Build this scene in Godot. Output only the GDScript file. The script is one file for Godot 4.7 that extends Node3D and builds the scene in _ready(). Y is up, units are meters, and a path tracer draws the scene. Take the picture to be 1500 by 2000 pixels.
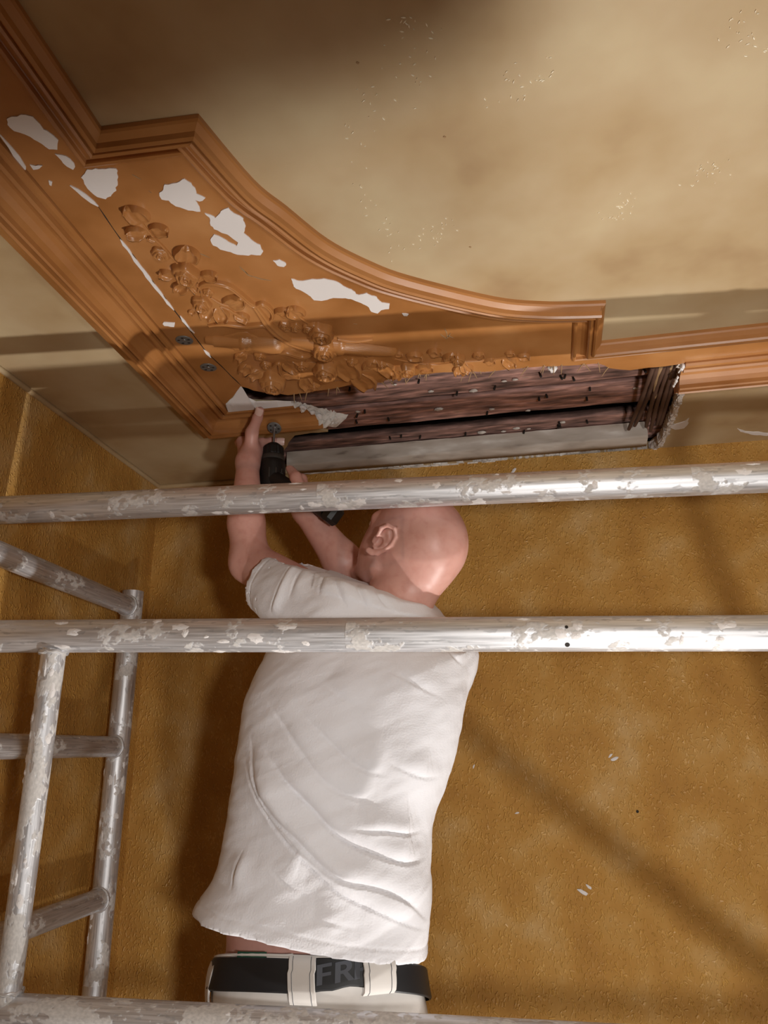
extends Node3D
# A plasterer at work under a stucco ceiling. Metres, y up. The camera stands at x = z = 0, 2.35 m above the floor.
const EYE := 2.35
const CEIL := 3.05
const DECK := 0.97
var M := {}
var rng := RandomNumberGenerator.new()


func _ready() -> void:
	rng.seed = 11
	# camera
	var cam := Camera3D.new()
	cam.name = "camera"
	cam.fov = 67.38
	cam.near = 0.02
	cam.position = Vector3(0, EYE, 0)
	cam.rotation_order = EULER_ORDER_YXZ
	cam.rotation = Vector3(deg_to_rad(17.05), deg_to_rad(9.05), 0)
	add_child(cam)
	cam.current = true
	# sky and exposure: a closed room, lit by its work lamps only
	var we := WorldEnvironment.new()
	we.name = "environment"
	var env := Environment.new()
	env.background_mode = Environment.BG_COLOR
	env.background_color = Color(0.02, 0.02, 0.02)
	env.ambient_light_source = Environment.AMBIENT_SOURCE_DISABLED
	env.tonemap_mode = Environment.TONE_MAPPER_LINEAR
	env.tonemap_exposure = 1.0
	env.sdfgi_enabled = true
	env.ssao_enabled = true
	env.ssil_enabled = true
	we.environment = env
	add_child(we)
	materials()
	# lamps: a work lamp on a stand just right of the camera, a floodlight on the floor behind it, a small one on the floor under the scaffold
	stand_lamp(Vector3(0.40, EYE - 0.06, 0.32), Vector3(-0.04, EYE - 0.04, -1.6), 0.97)
	flood_lamp(Vector3(0.85, 0.16, 0.70), Vector3(-0.1, 2.2, -1.6), 3.3)
	floor_lamp(Vector3(0.98, 0.0, -1.10), Vector3(0.0, CEIL, -1.0), 5.2)
	# the setting
	room()
	ceiling()
	mouldings()
	broken_field()
	# the objects
	scaffold()
	worker()
	ornament()
	washers()
	drill()


func materials() -> void:
	var wall := mat(Color.WHITE, 0.40)
	wall.albedo_texture = noise_tex(noise(0.0028, 5, 3), [[0.0, Color(0.75, 0.55, 0.27)], [0.42, Color(0.81, 0.61, 0.31)], [0.62, Color(0.83, 0.64, 0.35)], [1.0, Color(0.88, 0.73, 0.51)]], 1024)
	wall.uv1_triplanar = true
	wall.uv1_world_triplanar = true
	wall.uv1_scale = Vector3(1.9, 1.6, 1.9)
	wall.heightmap_enabled = true
	wall.heightmap_scale = 0.22
	var rc := roughcast(768)
	wall.heightmap_texture = rc[0]
	wall.roughness = 1.0
	wall.detail_enabled = true
	wall.detail_blend_mode = BaseMaterial3D.BLEND_MODE_MUL
	wall.detail_albedo = rc[2]
	wall.roughness_texture = rc[1]
	wall.metallic_specular = 0.45
	M.wall = wall
	var cl := mat(Color.WHITE, 0.55)
	cl.albedo_texture = noise_tex(noise(0.005, 5, 21), [[0.0, Color(0.62, 0.50, 0.36)], [0.36, Color(0.71, 0.61, 0.46)], [0.6, Color(0.74, 0.65, 0.51)], [1.0, Color(0.79, 0.72, 0.58)]], 1024)
	cl.uv1_triplanar = true
	cl.uv1_world_triplanar = true
	cl.uv1_scale = Vector3(0.6, 0.6, 0.6)
	cl.heightmap_enabled = true
	cl.heightmap_scale = 0.05
	cl.heightmap_texture = noise_tex(noise(0.03, 5, 5), [], 512)
	M.ceiling = cl
	var st := mat(Color.WHITE, 0.38)
	st.albedo_texture = noise_tex(noise(0.008, 5, 33), [[0.0, Color(0.60, 0.39, 0.20)], [0.5, Color(0.69, 0.47, 0.27)], [1.0, Color(0.76, 0.55, 0.35)]], 512)
	st.uv1_triplanar = true
	st.uv1_world_triplanar = true
	st.uv1_scale = Vector3(1.3, 1.3, 1.3)
	st.roughness = 0.30
	M.stucco = st
	M.fleck = mat(Color(0.98, 0.95, 0.86), 0.4)
	M.plaster = mat(Color(0.90, 0.88, 0.87), 0.9)
	var pb := mat(Color.WHITE, 0.95)
	pb.albedo_texture = noise_tex(noise(0.03, 4, 8), [[0.0, Color(0.62, 0.58, 0.54)], [0.5, Color(0.84, 0.81, 0.78)], [1.0, Color(0.90, 0.88, 0.85)]], 256)
	pb.uv1_triplanar = true
	pb.uv1_scale = Vector3(4, 4, 4)
	pb.heightmap_enabled = true
	pb.heightmap_scale = 0.5
	pb.heightmap_texture = noise_tex(noise(0.06, 4, 18), [], 256)
	M.broken = pb
	var wp := mat(Color.WHITE, 0.9)
	wp.albedo_texture = noise_tex(noise(0.02, 5, 28), [[0.0, Color(0.45, 0.40, 0.36)], [0.25, Color(0.68, 0.63, 0.58)], [0.7, Color(0.76, 0.72, 0.68)], [1.0, Color(0.88, 0.86, 0.83)]], 256)
	wp.uv1_triplanar = true
	wp.uv1_scale = Vector3(1.2, 5, 5)
	M.plate = wp
	for k in 3:
		var w := mat(Color.WHITE, 0.8)
		var c := Color(0.60 + 0.04 * k, 0.46 + 0.03 * k, 0.42 + 0.03 * k)
		w.albedo_texture = noise_tex(noise(0.02, 5, 40 + k), [[0.0, c * 0.4], [0.4, c * 0.85], [0.62, c], [0.8, c * 1.25], [1.0, Color(0.62, 0.54, 0.48)]], 512)
		w.uv1_triplanar = true
		w.uv1_scale = Vector3(0.9, 4, 5)
		w.heightmap_enabled = true
		w.heightmap_scale = 0.3
		w.heightmap_texture = noise_tex(noise(0.03, 5, 50 + k), [], 256)
		M["lath%d" % k] = w
	M.dark_wood = mat(Color(0.20, 0.13, 0.10), 0.9)
	M.straw = mat(Color(0.62, 0.50, 0.36), 0.8)
	M.reed = mat(Color(0.34, 0.24, 0.19), 0.7)
	M.steel = mat(Color(0.62, 0.62, 0.62), 0.4, 0.85)
	M.washer = mat(Color(0.50, 0.50, 0.49), 0.55, 0.6)
	M.grime = mat(Color(0.15, 0.12, 0.10), 0.8)
	M.black = mat(Color(0.075, 0.075, 0.07), 0.5)
	M.grey_rubber = mat(Color(0.22, 0.20, 0.18), 0.7)
	M.skin = mat(Color(0.86, 0.66, 0.61), 0.42)
	M.skin.subsurf_scatter_enabled = true
	M.skin.subsurf_scatter_strength = 0.12
	M.skin.albedo_texture = noise_tex(noise(0.02, 4, 61), [[0.0, Color(0.92, 0.86, 0.84)], [0.5, Color(0.98, 0.97, 0.97)], [1.0, Color(1, 1, 1)]], 256)
	M.skin.uv1_triplanar = true
	M.skin.uv1_scale = Vector3(7, 7, 7)
	M.nail = mat(Color(0.93, 0.80, 0.76), 0.3)
	var sh := mat(Color(0.905, 0.90, 0.915), 0.95)
	sh.rim_enabled = true
	sh.rim = 0.25
	sh.heightmap_enabled = true
	sh.heightmap_scale = 0.04
	sh.heightmap_texture = noise_tex(noise(0.2, 2, 71), [], 256)
	sh.uv1_triplanar = true
	sh.uv1_scale = Vector3(5, 5, 5)
	M.shirt = sh
	M.cloth = mat(Color(0.86, 0.84, 0.82), 0.9)
	M.belt = mat(Color(0.10, 0.10, 0.11), 0.5)
	M.letters = mat(Color(0.30, 0.31, 0.34), 0.6)
	M.green = mat(Color(0.10, 0.30, 0.22), 0.8)
	M.boot = mat(Color(0.16, 0.12, 0.09), 0.7)
	M.plywood = mat(Color(0.55, 0.42, 0.28), 0.8)
	M.board = mat(Color(0.55, 0.54, 0.52), 0.9)
	M.paper = mat(Color(0.62, 0.52, 0.40), 0.85)
	M.floor = mat(Color(0.45, 0.36, 0.27), 0.7)
	M.far_wall = mat(Color(0.66, 0.54, 0.36), 0.8)
	M.alu = aluminium(0.60, 4)
	M.alu_thick = aluminium(0.36, 7)
	M.lamp_glass = mat(Color(0.9, 0.9, 0.9), 0.3)
	M.lamp_glass.emission_enabled = true
	M.lamp_glass.emission = Color(1, 0.96, 0.9)
	M.lamp_glass.emission_energy_multiplier = 12.0
	M.yellow = mat(Color(0.75, 0.52, 0.05), 0.5)


# The relief of the painted rough-cast: short ridges, most of them upright, over a fine grain.
func roughcast(size: int) -> Array:
	var g := RandomNumberGenerator.new()
	g.seed = 5
	var n := noise(0.09, 3, 15)
	var h := PackedFloat32Array()
	h.resize(size * size)
	for y in size:
		for x in size:
			h[y * size + x] = 0.10 + 0.07 * n.get_noise_2d(x, y)
	for k in 6500:
		var at := Vector2(g.randf(), g.randf()) * size
		var a := PI / 2.0 + g.randfn(0.0, 0.45) if g.randf() < 0.68 else g.randf() * PI
		var d := Vector2(cos(a), sin(a))
		var half := g.randf_range(0.5, 5.0)
		var w := g.randf_range(1.4, 3.2)
		var top := g.randf_range(0.2, 0.85)
		var r := int(half + w) + 1
		for j in range(-r, r + 1):
			for i in range(-r, r + 1):
				var q := Vector2(i, j)
				var e := (q - d * clampf(q.dot(d), -half, half)).length() / w
				if e < 1.0:
					var x := posmod(int(at.x) + i, size)
					var y := posmod(int(at.y) + j, size)
					h[y * size + x] = maxf(h[y * size + x], 0.1 + top * (1.0 - e * e))
	var im := Image.create(size, size, false, Image.FORMAT_L8)
	var gloss := Image.create(size, size, false, Image.FORMAT_L8)
	var tint := Image.create(size, size, false, Image.FORMAT_RGB8)
	for y in size:
		for x in size:
			var q := h[y * size + x]
			im.set_pixel(x, y, Color(q, q, q))
			var r := lerpf(0.80, 0.26, smoothstep(0.2, 0.6, q))   # the ridges are worn smooth
			gloss.set_pixel(x, y, Color(r, r, r))
			tint.set_pixel(x, y, Color(0.90, 0.885, 0.84).lerp(Color(1.0, 1.0, 0.98), smoothstep(0.25, 0.7, q)))   # and rubbed to a paler gold
	return [ImageTexture.create_from_image(im), ImageTexture.create_from_image(gloss), ImageTexture.create_from_image(tint)]


# Drawn aluminium tube smeared with old plaster: one picture of where plaster sticks, used for colour, metal and roughness.
func aluminium(threshold: float, seed_: int) -> StandardMaterial3D:
	var w := 256
	var h := 1024
	var big := noise(0.011, 4, seed_)
	var fine := noise(0.05, 3, seed_ + 1)
	var streak := noise(0.15, 2, seed_ + 2)
	var col := Image.create(w, h, false, Image.FORMAT_RGB8)
	var orm := Image.create(w, h, false, Image.FORMAT_RGB8)
	for y in h:
		for x in w:
			# wrapped round the tube: noise on a cylinder
			var a := TAU * x / w
			var p := Vector3(cos(a) * 40.0, sin(a) * 40.0, y * 0.75)
			var b := big.get_noise_3dv(p) * 0.8 + fine.get_noise_3dv(p) * 0.35
			var k := smoothstep(threshold - 0.36, threshold - 0.16, b + 0.06) * 0.9
			var s := streak.get_noise_3d(p.x * 1.2, p.y * 1.2, p.z * 0.06)
			var d := smoothstep(0.30, 0.5, fine.get_noise_3d(p.x + 300.0, p.y, p.z * 0.5)) * 0.5
			var metal := Color(0.86, 0.86, 0.87) * (1.0 + s * 0.12) * (1.0 - d * 0.2)
			var plas := Color(0.84, 0.82, 0.80) * (0.96 + 0.12 * fine.get_noise_3dv(p * 2.0))
			col.set_pixel(x, y, metal.lerp(plas, k))
			orm.set_pixel(x, y, Color(k, clampf(lerpf(0.46 + s * 0.10 + d * 0.15, 0.85, k), 0, 1), lerpf(0.72, 0.0, k)))
	var m := mat(Color.WHITE, 1.0, 1.0)
	m.albedo_texture = ImageTexture.create_from_image(col)
	var t := ImageTexture.create_from_image(orm)
	m.roughness_texture = t
	m.roughness_texture_channel = BaseMaterial3D.TEXTURE_CHANNEL_GREEN
	m.metallic_texture = t
	m.metallic_texture_channel = BaseMaterial3D.TEXTURE_CHANNEL_BLUE
	m.heightmap_enabled = true
	m.heightmap_scale = 0.06
	m.heightmap_texture = t
	m.uv1_scale = Vector3(1, 1.6, 1)
	return m


# ---------------------------------------------------------------- lamps
func flood_lamp(at: Vector3, aim: Vector3, energy: float) -> void:
	var t := thing("work_light", "yellow floodlight on the floor behind the camera, aimed up at the damaged corner", "lamp", Vector3(at.x, 0, at.z))
	var p := Vector3(0, at.y, 0)
	var d := (aim - at).normalized()
	var fr := Basis.looking_at(d)
	obj("housing", bevel_box(Vector3(0.22, 0.19, 0.07), 0.015, p - d * 0.05, fr), M.yellow, t)
	obj("lamp_glass", bevel_box(Vector3(0.15, 0.13, 0.006), 0.002, p - d * 0.012, fr), M.lamp_glass, t)
	for k in [-1.0, 1.0]:
		obj("leg", pipe([p - d * 0.05 + fr.x * 0.12 * k, p - d * 0.05 + fr.x * 0.12 * k + Vector3(0, -0.06, 0), Vector3(0, 0.012, 0) + fr.x * 0.14 * k + Vector3(d.x, 0, d.z) * 0.1, Vector3(0, 0.012, 0) + fr.x * 0.14 * k - Vector3(d.x, 0, d.z) * 0.16], [0.011], 10), M.black, t)
	var l := AreaLight3D.new()
	l.name = "flood_glow"
	l.area_size = Vector2(0.15, 0.13)
	l.light_energy = energy
	l.light_color = Color(1.0, 0.985, 0.965)
	l.shadow_enabled = true
	l.set("area_range", 12.0)
	l.position = p
	l.basis = fr
	t.add_child(l)


func stand_lamp(at: Vector3, aim: Vector3, energy: float) -> void:
	var t := thing("work_light", "yellow work lamp at head height on a tall stand just right of the camera", "lamp", Vector3(at.x, 0, at.z))
	var p := Vector3(0, at.y, 0)
	var d := (aim - at).normalized()
	var fr := Basis.looking_at(d)
	obj("housing", bevel_box(Vector3(0.17, 0.15, 0.06), 0.012, p - d * 0.045, fr), M.yellow, t)
	obj("lamp_glass", bevel_box(Vector3(0.12, 0.10, 0.006), 0.002, p - d * 0.012, fr), M.lamp_glass, t)
	obj("pole", pipe([Vector3(0, 0.30, 0.06), p - d * 0.07], [0.014], 14), M.black, t)
	for k in 3:
		var a := TAU * k / 3.0 + 0.4
		obj("leg", pipe([Vector3(0, 0.42, 0.06), Vector3(cos(a) * 0.35, 0.012, 0.06 + sin(a) * 0.35)], [0.011], 10), M.black, t)
	var l := SpotLight3D.new()
	l.name = "stand_glow"
	l.spot_angle = 42.0
	l.spot_angle_attenuation = 0.6
	l.spot_range = 8.0
	l.spot_attenuation = 2.0
	l.light_size = 0.055
	l.light_energy = energy
	l.light_color = Color(1.0, 0.985, 0.965)
	l.shadow_enabled = true
	l.position = p + d * 0.01
	l.basis = fr
	t.add_child(l)


func floor_lamp(at: Vector3, aim: Vector3, energy: float) -> void:
	var t := thing("work_light", "small yellow work lamp on the floor before a leaning plasterboard, shining up", "lamp", at)
	var p := Vector3(0, 0.085, 0)
	var d := (aim - at - p).normalized()
	var fr := Basis.looking_at(d, Vector3.BACK)
	obj("housing", bevel_box(Vector3(0.12, 0.12, 0.05), 0.010, p - d * 0.035, fr), M.yellow, t)
	obj("lamp_glass", bevel_box(Vector3(0.08, 0.08, 0.006), 0.002, p - d * 0.008, fr), M.lamp_glass, t)
	obj("base", bevel_box(Vector3(0.13, 0.02, 0.10), 0.004, Vector3(0, 0.010, 0)), M.black, t)
	var l := SpotLight3D.new()
	l.name = "floor_glow"
	l.spot_angle = 26.0
	l.spot_angle_attenuation = 0.5
	l.spot_range = 8.0
	l.spot_attenuation = 2.0
	l.light_size = 0.025
	l.light_energy = energy
	l.light_color = Color(1.0, 0.985, 0.965)
	l.shadow_enabled = true
	l.position = p + d * 0.005
	l.basis = fr
	t.add_child(l)


# ---------------------------------------------------------------- the setting
# The back wall runs a little askew: z = back(x).
func back(x: float) -> float:
	return -1.909 + 0.0572 * (x + 0.941)


func room() -> void:
	var x0 := -0.941
	var x1 := 3.3
	var z1 := 3.2
	var b := Soup.new()
	var q := [Vector3(x0 - 0.2, 0, back(x0 - 0.2)), Vector3(x1 + 0.2, 0, back(x1 + 0.2))]
	var up := Vector3(0, CEIL, 0)
	var deep := Vector3(0, 0, -0.2)
	b.flat_quad(q[0], q[1], q[1] + up, q[0] + up, Vector3.BACK)
	b.flat_quad(q[0] + deep, q[1] + deep, q[1] + deep + up, q[0] + deep + up, Vector3.FORWARD)
	b.flat_quad(q[0] + up, q[1] + up, q[1] + deep + up, q[0] + deep + up, Vector3.UP)
	var wb := struct("wall_back", b.mesh(), M.wall)
	# white scuffs and a dark speck on the wall
	for mark in [[Vector3(0.2228, 2.3262, -1.843), 0.0065, 0.4], [Vector3(0.2145, 2.3327, -1.843), 0.004, 0.8], [Vector3(0.1347, 2.0556, -1.848), 0.008, -0.5], [Vector3(0.1483, 2.0659, -1.848), 0.005, -0.7], [Vector3(-0.0884, 2.3087, -1.855), 0.003, 1.2], [Vector3(0.0046, 2.2108, -1.852), 0.003, 0.2], [Vector3(0.0361, 3.0175, -1.845), 0.007, 0.9]]:
		var sc := obj("scuff", lump(mark[1], 77 + int(mark[1] * 5000), Vector3(1.5, 0.5, 0.12)), M.plaster, wb)
		sc.position = Vector3(mark[0].x, mark[0].y, back(mark[0].x) + 0.0004)
		sc.rotation.z = mark[2]
	var dot := obj("speck", lump(0.0028, 5, Vector3(1, 1, 0.2)), M.grime, wb)
	dot.position = Vector3(0.2614, 2.2178, -1.84)
	dot.position.z = back(dot.position.x) + 0.0004
	struct("wall_left", bevel_box(Vector3(0.2, CEIL, 5.4), 0.001, Vector3(x0 - 0.1, CEIL / 2, 0.65)), M.wall)
	struct("wall_right", bevel_box(Vector3(0.2, CEIL, 5.4), 0.001, Vector3(x1 + 0.1, CEIL / 2, 0.65)), M.far_wall)
	struct("wall_front", bevel_box(Vector3(4.8, CEIL, 0.2), 0.001, Vector3(1.2, CEIL / 2, z1 + 0.1)), M.far_wall)
	struct("floor", bevel_box(Vector3(4.8, 0.1, 5.8), 0.001, Vector3(1.2, -0.05, 0.6)), M.floor)
	# the thin beads where the ceiling meets the walls
	struct("trim_1", pipe(curve_3d([Vector3(x0 + 0.002, CEIL - 0.004, 1.5), Vector3(x0 + 0.003, CEIL - 0.003, -0.6), Vector3(x0 + 0.002, CEIL - 0.004, -1.3), Vector3(x0 + 0.003, CEIL - 0.004, back(x0))]), [0.006], 10), M.ceiling)
	struct("trim_2", pipe(curve_3d([Vector3(x0, CEIL - 0.004, back(x0) + 0.004), Vector3(-0.75, CEIL - 0.006, back(-0.75) + 0.003), Vector3(-0.56, CEIL - 0.005, back(-0.56) + 0.004)]), [0.007], 10), M.ceiling)


func hole_outline() -> Array:
	var h := [Vector2(-0.5074, -1.3447), Vector2(-0.4648, -1.3798), Vector2(-0.4259, -1.3957), Vector2(-0.3817, -1.3931), Vector2(-0.3307, -1.3822), Vector2(-0.2809, -1.3716), Vector2(-0.2276, -1.3642), Vector2(-0.1753, -1.3569), Vector2(-0.1135, -1.345), Vector2(-0.0151, -1.3564), Vector2(0.0823, -1.3529), Vector2(0.1401, -1.3579), Vector2(0.1969, -1.3567), Vector2(0.2183, -1.3787), Vector2(0.2583, -1.3935), Vector2(0.3235, -1.3871), Vector2(0.3507, -1.3832), Vector2(0.3673, -1.4567), Vector2(0.3801, -1.5412), Vector2(0.386, -1.62), Vector2(0.3889, -1.7359), Vector2(0.3856, -1.8089), Vector2(0.3711, -1.8507), Vector2(0.2854, -1.851), Vector2(0.0339, -1.8541), Vector2(-0.1622, -1.8602), Vector2(-0.3648, -1.8627), Vector2(-0.5181, -1.8662), Vector2(-0.581, -1.8642), Vector2(-0.5285, -1.7179), Vector2(-0.4699, -1.6146), Vector2(-0.4301, -1.6086), Vector2(-0.388, -1.606), Vector2(-0.4266, -1.5669), Vector2(-0.4415, -1.4909), Vector2(-0.5147, -1.4657), Vector2(-0.5415, -1.4561), Vector2(-0.5497, -1.4209)]
	return ragged(h, 0.02, 0.0022, 5)


func ceiling() -> void:
	# the plaster ceiling with the hole cut through it
	var h := hole_outline()
	var hole := PackedVector2Array(h)
	var outer := PackedVector2Array([Vector2(-1.14, -2.2), Vector2(3.5, -2.2), Vector2(3.5, 3.4), Vector2(-1.14, 3.4)])
	if Geometry2D.is_polygon_clockwise(outer) == Geometry2D.is_polygon_clockwise(hole):
		hole.reverse()
	# joined by a slit from the hole's nearest point to the back edge
	var best := 0
	for i in hole.size():
		if hole[i].y < hole[best].y:
			best = i
	var ring := []
	for p in outer:
		ring.append(p)
	var slit := Vector2(hole[best].x, -2.2)
	var key := [outer[0], slit]
	for i in hole.size() + 1:
		key.append(hole[(best + i) % hole.size()])
	key.append_array([slit + Vector2(0.00002, 0), outer[1], outer[2], outer[3]])
	key[hole.size() + 2] += Vector2(0.00002, 0)
	var c := struct("ceiling", plate_soup(key, CEIL, CEIL + 0.026).mesh(), M.ceiling)
	# the dark floor boards of the storey above close the void
	struct("ceiling", bevel_box(Vector3(5.0, 0.04, 6.0), 0.002, Vector3(1.1, CEIL + 0.17, 0.6)), M.dark_wood)
	# boards over the hole
	var dir := Vector2(1, 0.068).normalized()
	var lines := [[1, CEIL + 0.050, Vector2(0.0363, -1.448), Vector2(0.0363, -1.5457)], [2, CEIL + 0.046, Vector2(0.0361, -1.5706), Vector2(0.0361, -1.6638)], [0, CEIL + 0.050, Vector2(0.0363, -1.7479), Vector2(0.0363, -1.8026)], [1, CEIL + 0.036, Vector2(0.0356, -1.7953), Vector2(0.0356, -1.8713)]]
	for l in lines:
		var z0: float = l[2].y + (l[2].x - 0.0) * -0.068
		var z1: float = l[3].y + (l[3].x - 0.0) * -0.068
		var n := 3
		var w := absf(z1 - z0)
		var mid := Vector3(-0.08, l[1] + 0.011, (z0 + z1) / 2.0 - 0.08 * 0.068)
		var b := obj("lath_board", lath_mesh(1.12, w, 0.022, 100 + l[0] * 7 + int(l[1] * 1000)), M["lath%d" % l[0]], c)
		b.position = mid
		b.rotation = Vector3(rng.randf_range(-0.16, -0.06), -atan(0.068), 0)
		if n < 0:
			break
		# nail heads and crumbs of old plaster
		for k in 9:
			var x := rng.randf_range(-0.3, 0.42)
			var s := pipe_soup([Vector3.ZERO, Vector3(rng.randf_range(-0.004, 0.004), -0.010, 0.003)], [0.0022, 0.0028], 7)
			var nail := obj("nail", s.mesh(), M.grime, b)
			nail.position = Vector3(x, -0.011, rng.randf_range(-0.4, 0.4) * w)
		for k in 5:
			var f := obj("plaster_crumb", lump(rng.randf_range(0.003, 0.007), 300 + k + l[0] * 20, Vector3(1.6, 0.5, 0.8)), M.broken, b)
			f.position = Vector3(rng.randf_range(-0.25, 0.42), -0.013, rng.randf_range(-0.45, 0.45) * w)
	# the grey wall plate at the foot of the hole
	var a0 := lift(Vector2(-0.5498, -1.8293), CEIL + 0.002)
	var a1 := lift(Vector2(0.3534, -1.7711), CEIL + 0.002)
	var plate := obj("wall_plate", grid_mesh(rough_strip(a0, a1, 0.032, 0.03, 77), false, Vector3(0, -1, 0.4)), M.plate, c)
	plate.position.y = -0.003
	# reeds across the right end of the hole
	var reeds := [Vector3(0.3069, 3.0653, -1.42), Vector3(0.3059, 3.0663, -1.74), Vector3(0.3147, 3.0657, -1.42), Vector3(0.32, 3.068, -1.74), Vector3(0.3282, 3.0657, -1.42), Vector3(0.3458, 3.0714, -1.74), Vector3(0.3368, 3.0661, -1.42), Vector3(0.3583, 3.0713, -1.76), Vector3(0.3462, 3.0642, -1.42), Vector3(0.3705, 3.0646, -1.74), Vector3(0.3528, 3.0637, -1.42), Vector3(0.3755, 3.0626, -1.73), Vector3(0.3214, 3.0652, -1.42), Vector3(0.3358, 3.0729, -1.57), Vector3(0.3405, 3.0647, -1.42), Vector3(0.3513, 3.0741, -1.55)]
	for k in range(0, reeds.size(), 2):
		var p0: Vector3 = reeds[k]
		var p1: Vector3 = reeds[k + 1]
		p0.y = CEIL + 0.012
		p1.y = CEIL + 0.016 + 0.004 * (k % 3)
		var m0 := p0.lerp(p1, 0.5) + Vector3(rng.randf_range(-0.006, 0.006), rng.randf_range(-0.004, 0.004), 0)
		obj("reed", pipe(curve_3d([p0, m0, p1], 5), [0.0046, 0.0052, 0.005, 0.0042, 0.005, 0.0055, 0.0048, 0.0052, 0.0045, 0.0048, 0.004], 8), M.straw if k > 11 else M.reed, c)
	# broken rim of the plaster at the right end
	obj("plaster_break", ragged_rim([Vector2(0.3517, -1.3834), Vector2(0.3796, -1.5338), Vector2(0.3849, -1.6198), Vector2(0.3889, -1.7359), Vector2(0.3856, -1.8089), Vector2(0.3691, -1.8538)], 0.010, 31), M.broken, c)
	obj("plaster_break", ragged_rim([Vector2(0.3691, -1.8538), Vector2(0.2858, -1.8546), Vector2(0.161, -1.8525), Vector2(0.0339, -1.8577), Vector2(-0.1626, -1.8639), Vector2(-0.3656, -1.8665), Vector2(-0.5192, -1.87)], 0.007, 32), M.broken, c)
	# loose scabs of filler on the cream border
	for f in [[Vector2(0.385, -1.6962), Vector2(0.4017, -1.6842), Vector2(0.4158, -1.672), Vector2(0.4212, -1.6559), Vector2(0.4269, -1.694), Vector2(0.4232, -1.7141), Vector2(0.4035, -1.717)], [Vector2(0.5437, -1.7333), Vector2(0.5662, -1.755), Vector2(0.5964, -1.7628), Vector2(0.6227, -1.7762), Vector2(0.6265, -1.7893), Vector2(0.5892, -1.7771), Vector2(0.5569, -1.7535)], [Vector2(0.3913, -1.7363), Vector2(0.382, -1.6385), Vector2(0.3831, -1.5669), Vector2(0.3878, -1.5857), Vector2(0.392, -1.6625)], [Vector2(0.3905, -1.823), Vector2(0.3895, -1.7515), Vector2(0.3884, -1.7086), Vector2(0.393, -1.7521), Vector2(0.3954, -1.8171)]]:
		obj("filler_scab", plate_soup(ragged(f, 0.008, 0.0012, 8), CEIL - 0.0016, CEIL + 0.002).mesh(), M.plaster, c)
	# flecks of old paint standing proud on the cream field
	var fl := Soup.new()
	var fr := RandomNumberGenerator.new()
	fr.seed = 4
	var runs := [Vector2(-0.0702, -0.5682), Vector2(-0.1561, -0.7435), Vector2(-0.054, -0.6049), Vector2(-0.0809, -0.6929), Vector2(0.0139, -0.7007), Vector2(0.082, -0.6573), Vector2(0.2347, -0.6278), Vector2(0.2977, -0.6791), Vector2(0.1602, -0.9375), Vector2(0.1953, -0.8958), Vector2(-0.0903, -0.9432), Vector2(-0.0504, -0.9039), Vector2(0.2683, -0.8733), Vector2(0.2898, -0.8582), Vector2(-0.1319, -0.9733), Vector2(-0.1581, -0.7868)]
	for k in range(0, runs.size(), 2):
		for j in 24:
			var p: Vector2 = runs[k].lerp(runs[k + 1], fr.randf()) + Vector2(fr.randf_range(-1, 1), fr.randf_range(-1, 1)) * 0.02
			var a := fr.randf() * TAU
			var d := Vector2(cos(a), sin(a)) * fr.randf_range(0.0008, 0.0026)
			var e := d.orthogonal() * 0.22
			fl.add(plate_soup([p - d, p + e, p + d, p - e], CEIL - 0.0012, CEIL + 0.001), Transform3D.IDENTITY)
	obj("paint_fleck", fl.mesh(), M.fleck if M.has("fleck") else M.plaster, c).set_meta("kind", "stuff")
	# small dents and a dark speck on the cream field
	for f in [Vector2(-0.0462, -0.7503), Vector2(-0.1294, -0.6314), Vector2(-0.0268, -0.9677)]:
		obj("stain_speck", plate_soup(ragged([f + Vector2(-0.0016, 0), f + Vector2(0, 0.002), f + Vector2(0.0016, 0), f + Vector2(0, -0.002)], 0.003, 0.0006, 3), CEIL - 0.0008, CEIL + 0.001).mesh(), M.straw, c)


# A rough-sawn board: long, wide, thick, its edges a little uneven.
func lath_mesh(l: float, w: float, t: float, seed_: int) -> ArrayMesh:
	var n := noise(6.0, 3, seed_)
	var rows := []
	var steps := 40
	for i in steps + 1:
		var x := -l / 2.0 + l * i / steps
		var e0 := n.get_noise_2d(x, 0.0) * 0.004
		var e1 := n.get_noise_2d(x, 9.0) * 0.004
		var s := n.get_noise_2d(x, 4.0) * 0.002
		var hw := w / 2.0
		var b := 0.003
		rows.append([Vector3(x, t / 2, -hw + e0), Vector3(x, -t / 2 + b + s, -hw + e0), Vector3(x, -t / 2 + s, -hw + b + e0), Vector3(x, -t / 2 + s * 0.6 + 0.001, 0), Vector3(x, -t / 2 + s, hw - b + e1), Vector3(x, -t / 2 + b + s, hw + e1), Vector3(x, t / 2, hw + e1)])
	return grid_mesh(rows, true, Vector3.ZERO, true)


# A lumpy pebble of plaster.
func lump(r: float, seed_: int, stretch := Vector3.ONE) -> ArrayMesh:
	var n := noise(0.9, 3, seed_)
	var rows := []
	for i in 9:
		var row := []
		var th := PI * (i + 0.02) / 8.04
		for j in 12:
			var d := Vector3(sin(th) * cos(TAU * j / 12.0), cos(th), sin(th) * sin(TAU * j / 12.0))
			row.append(d * stretch * r * (1.0 + 0.55 * n.get_noise_3dv(d * 1.3)))
		rows.append(row)
	return grid_mesh(rows, true)


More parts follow.
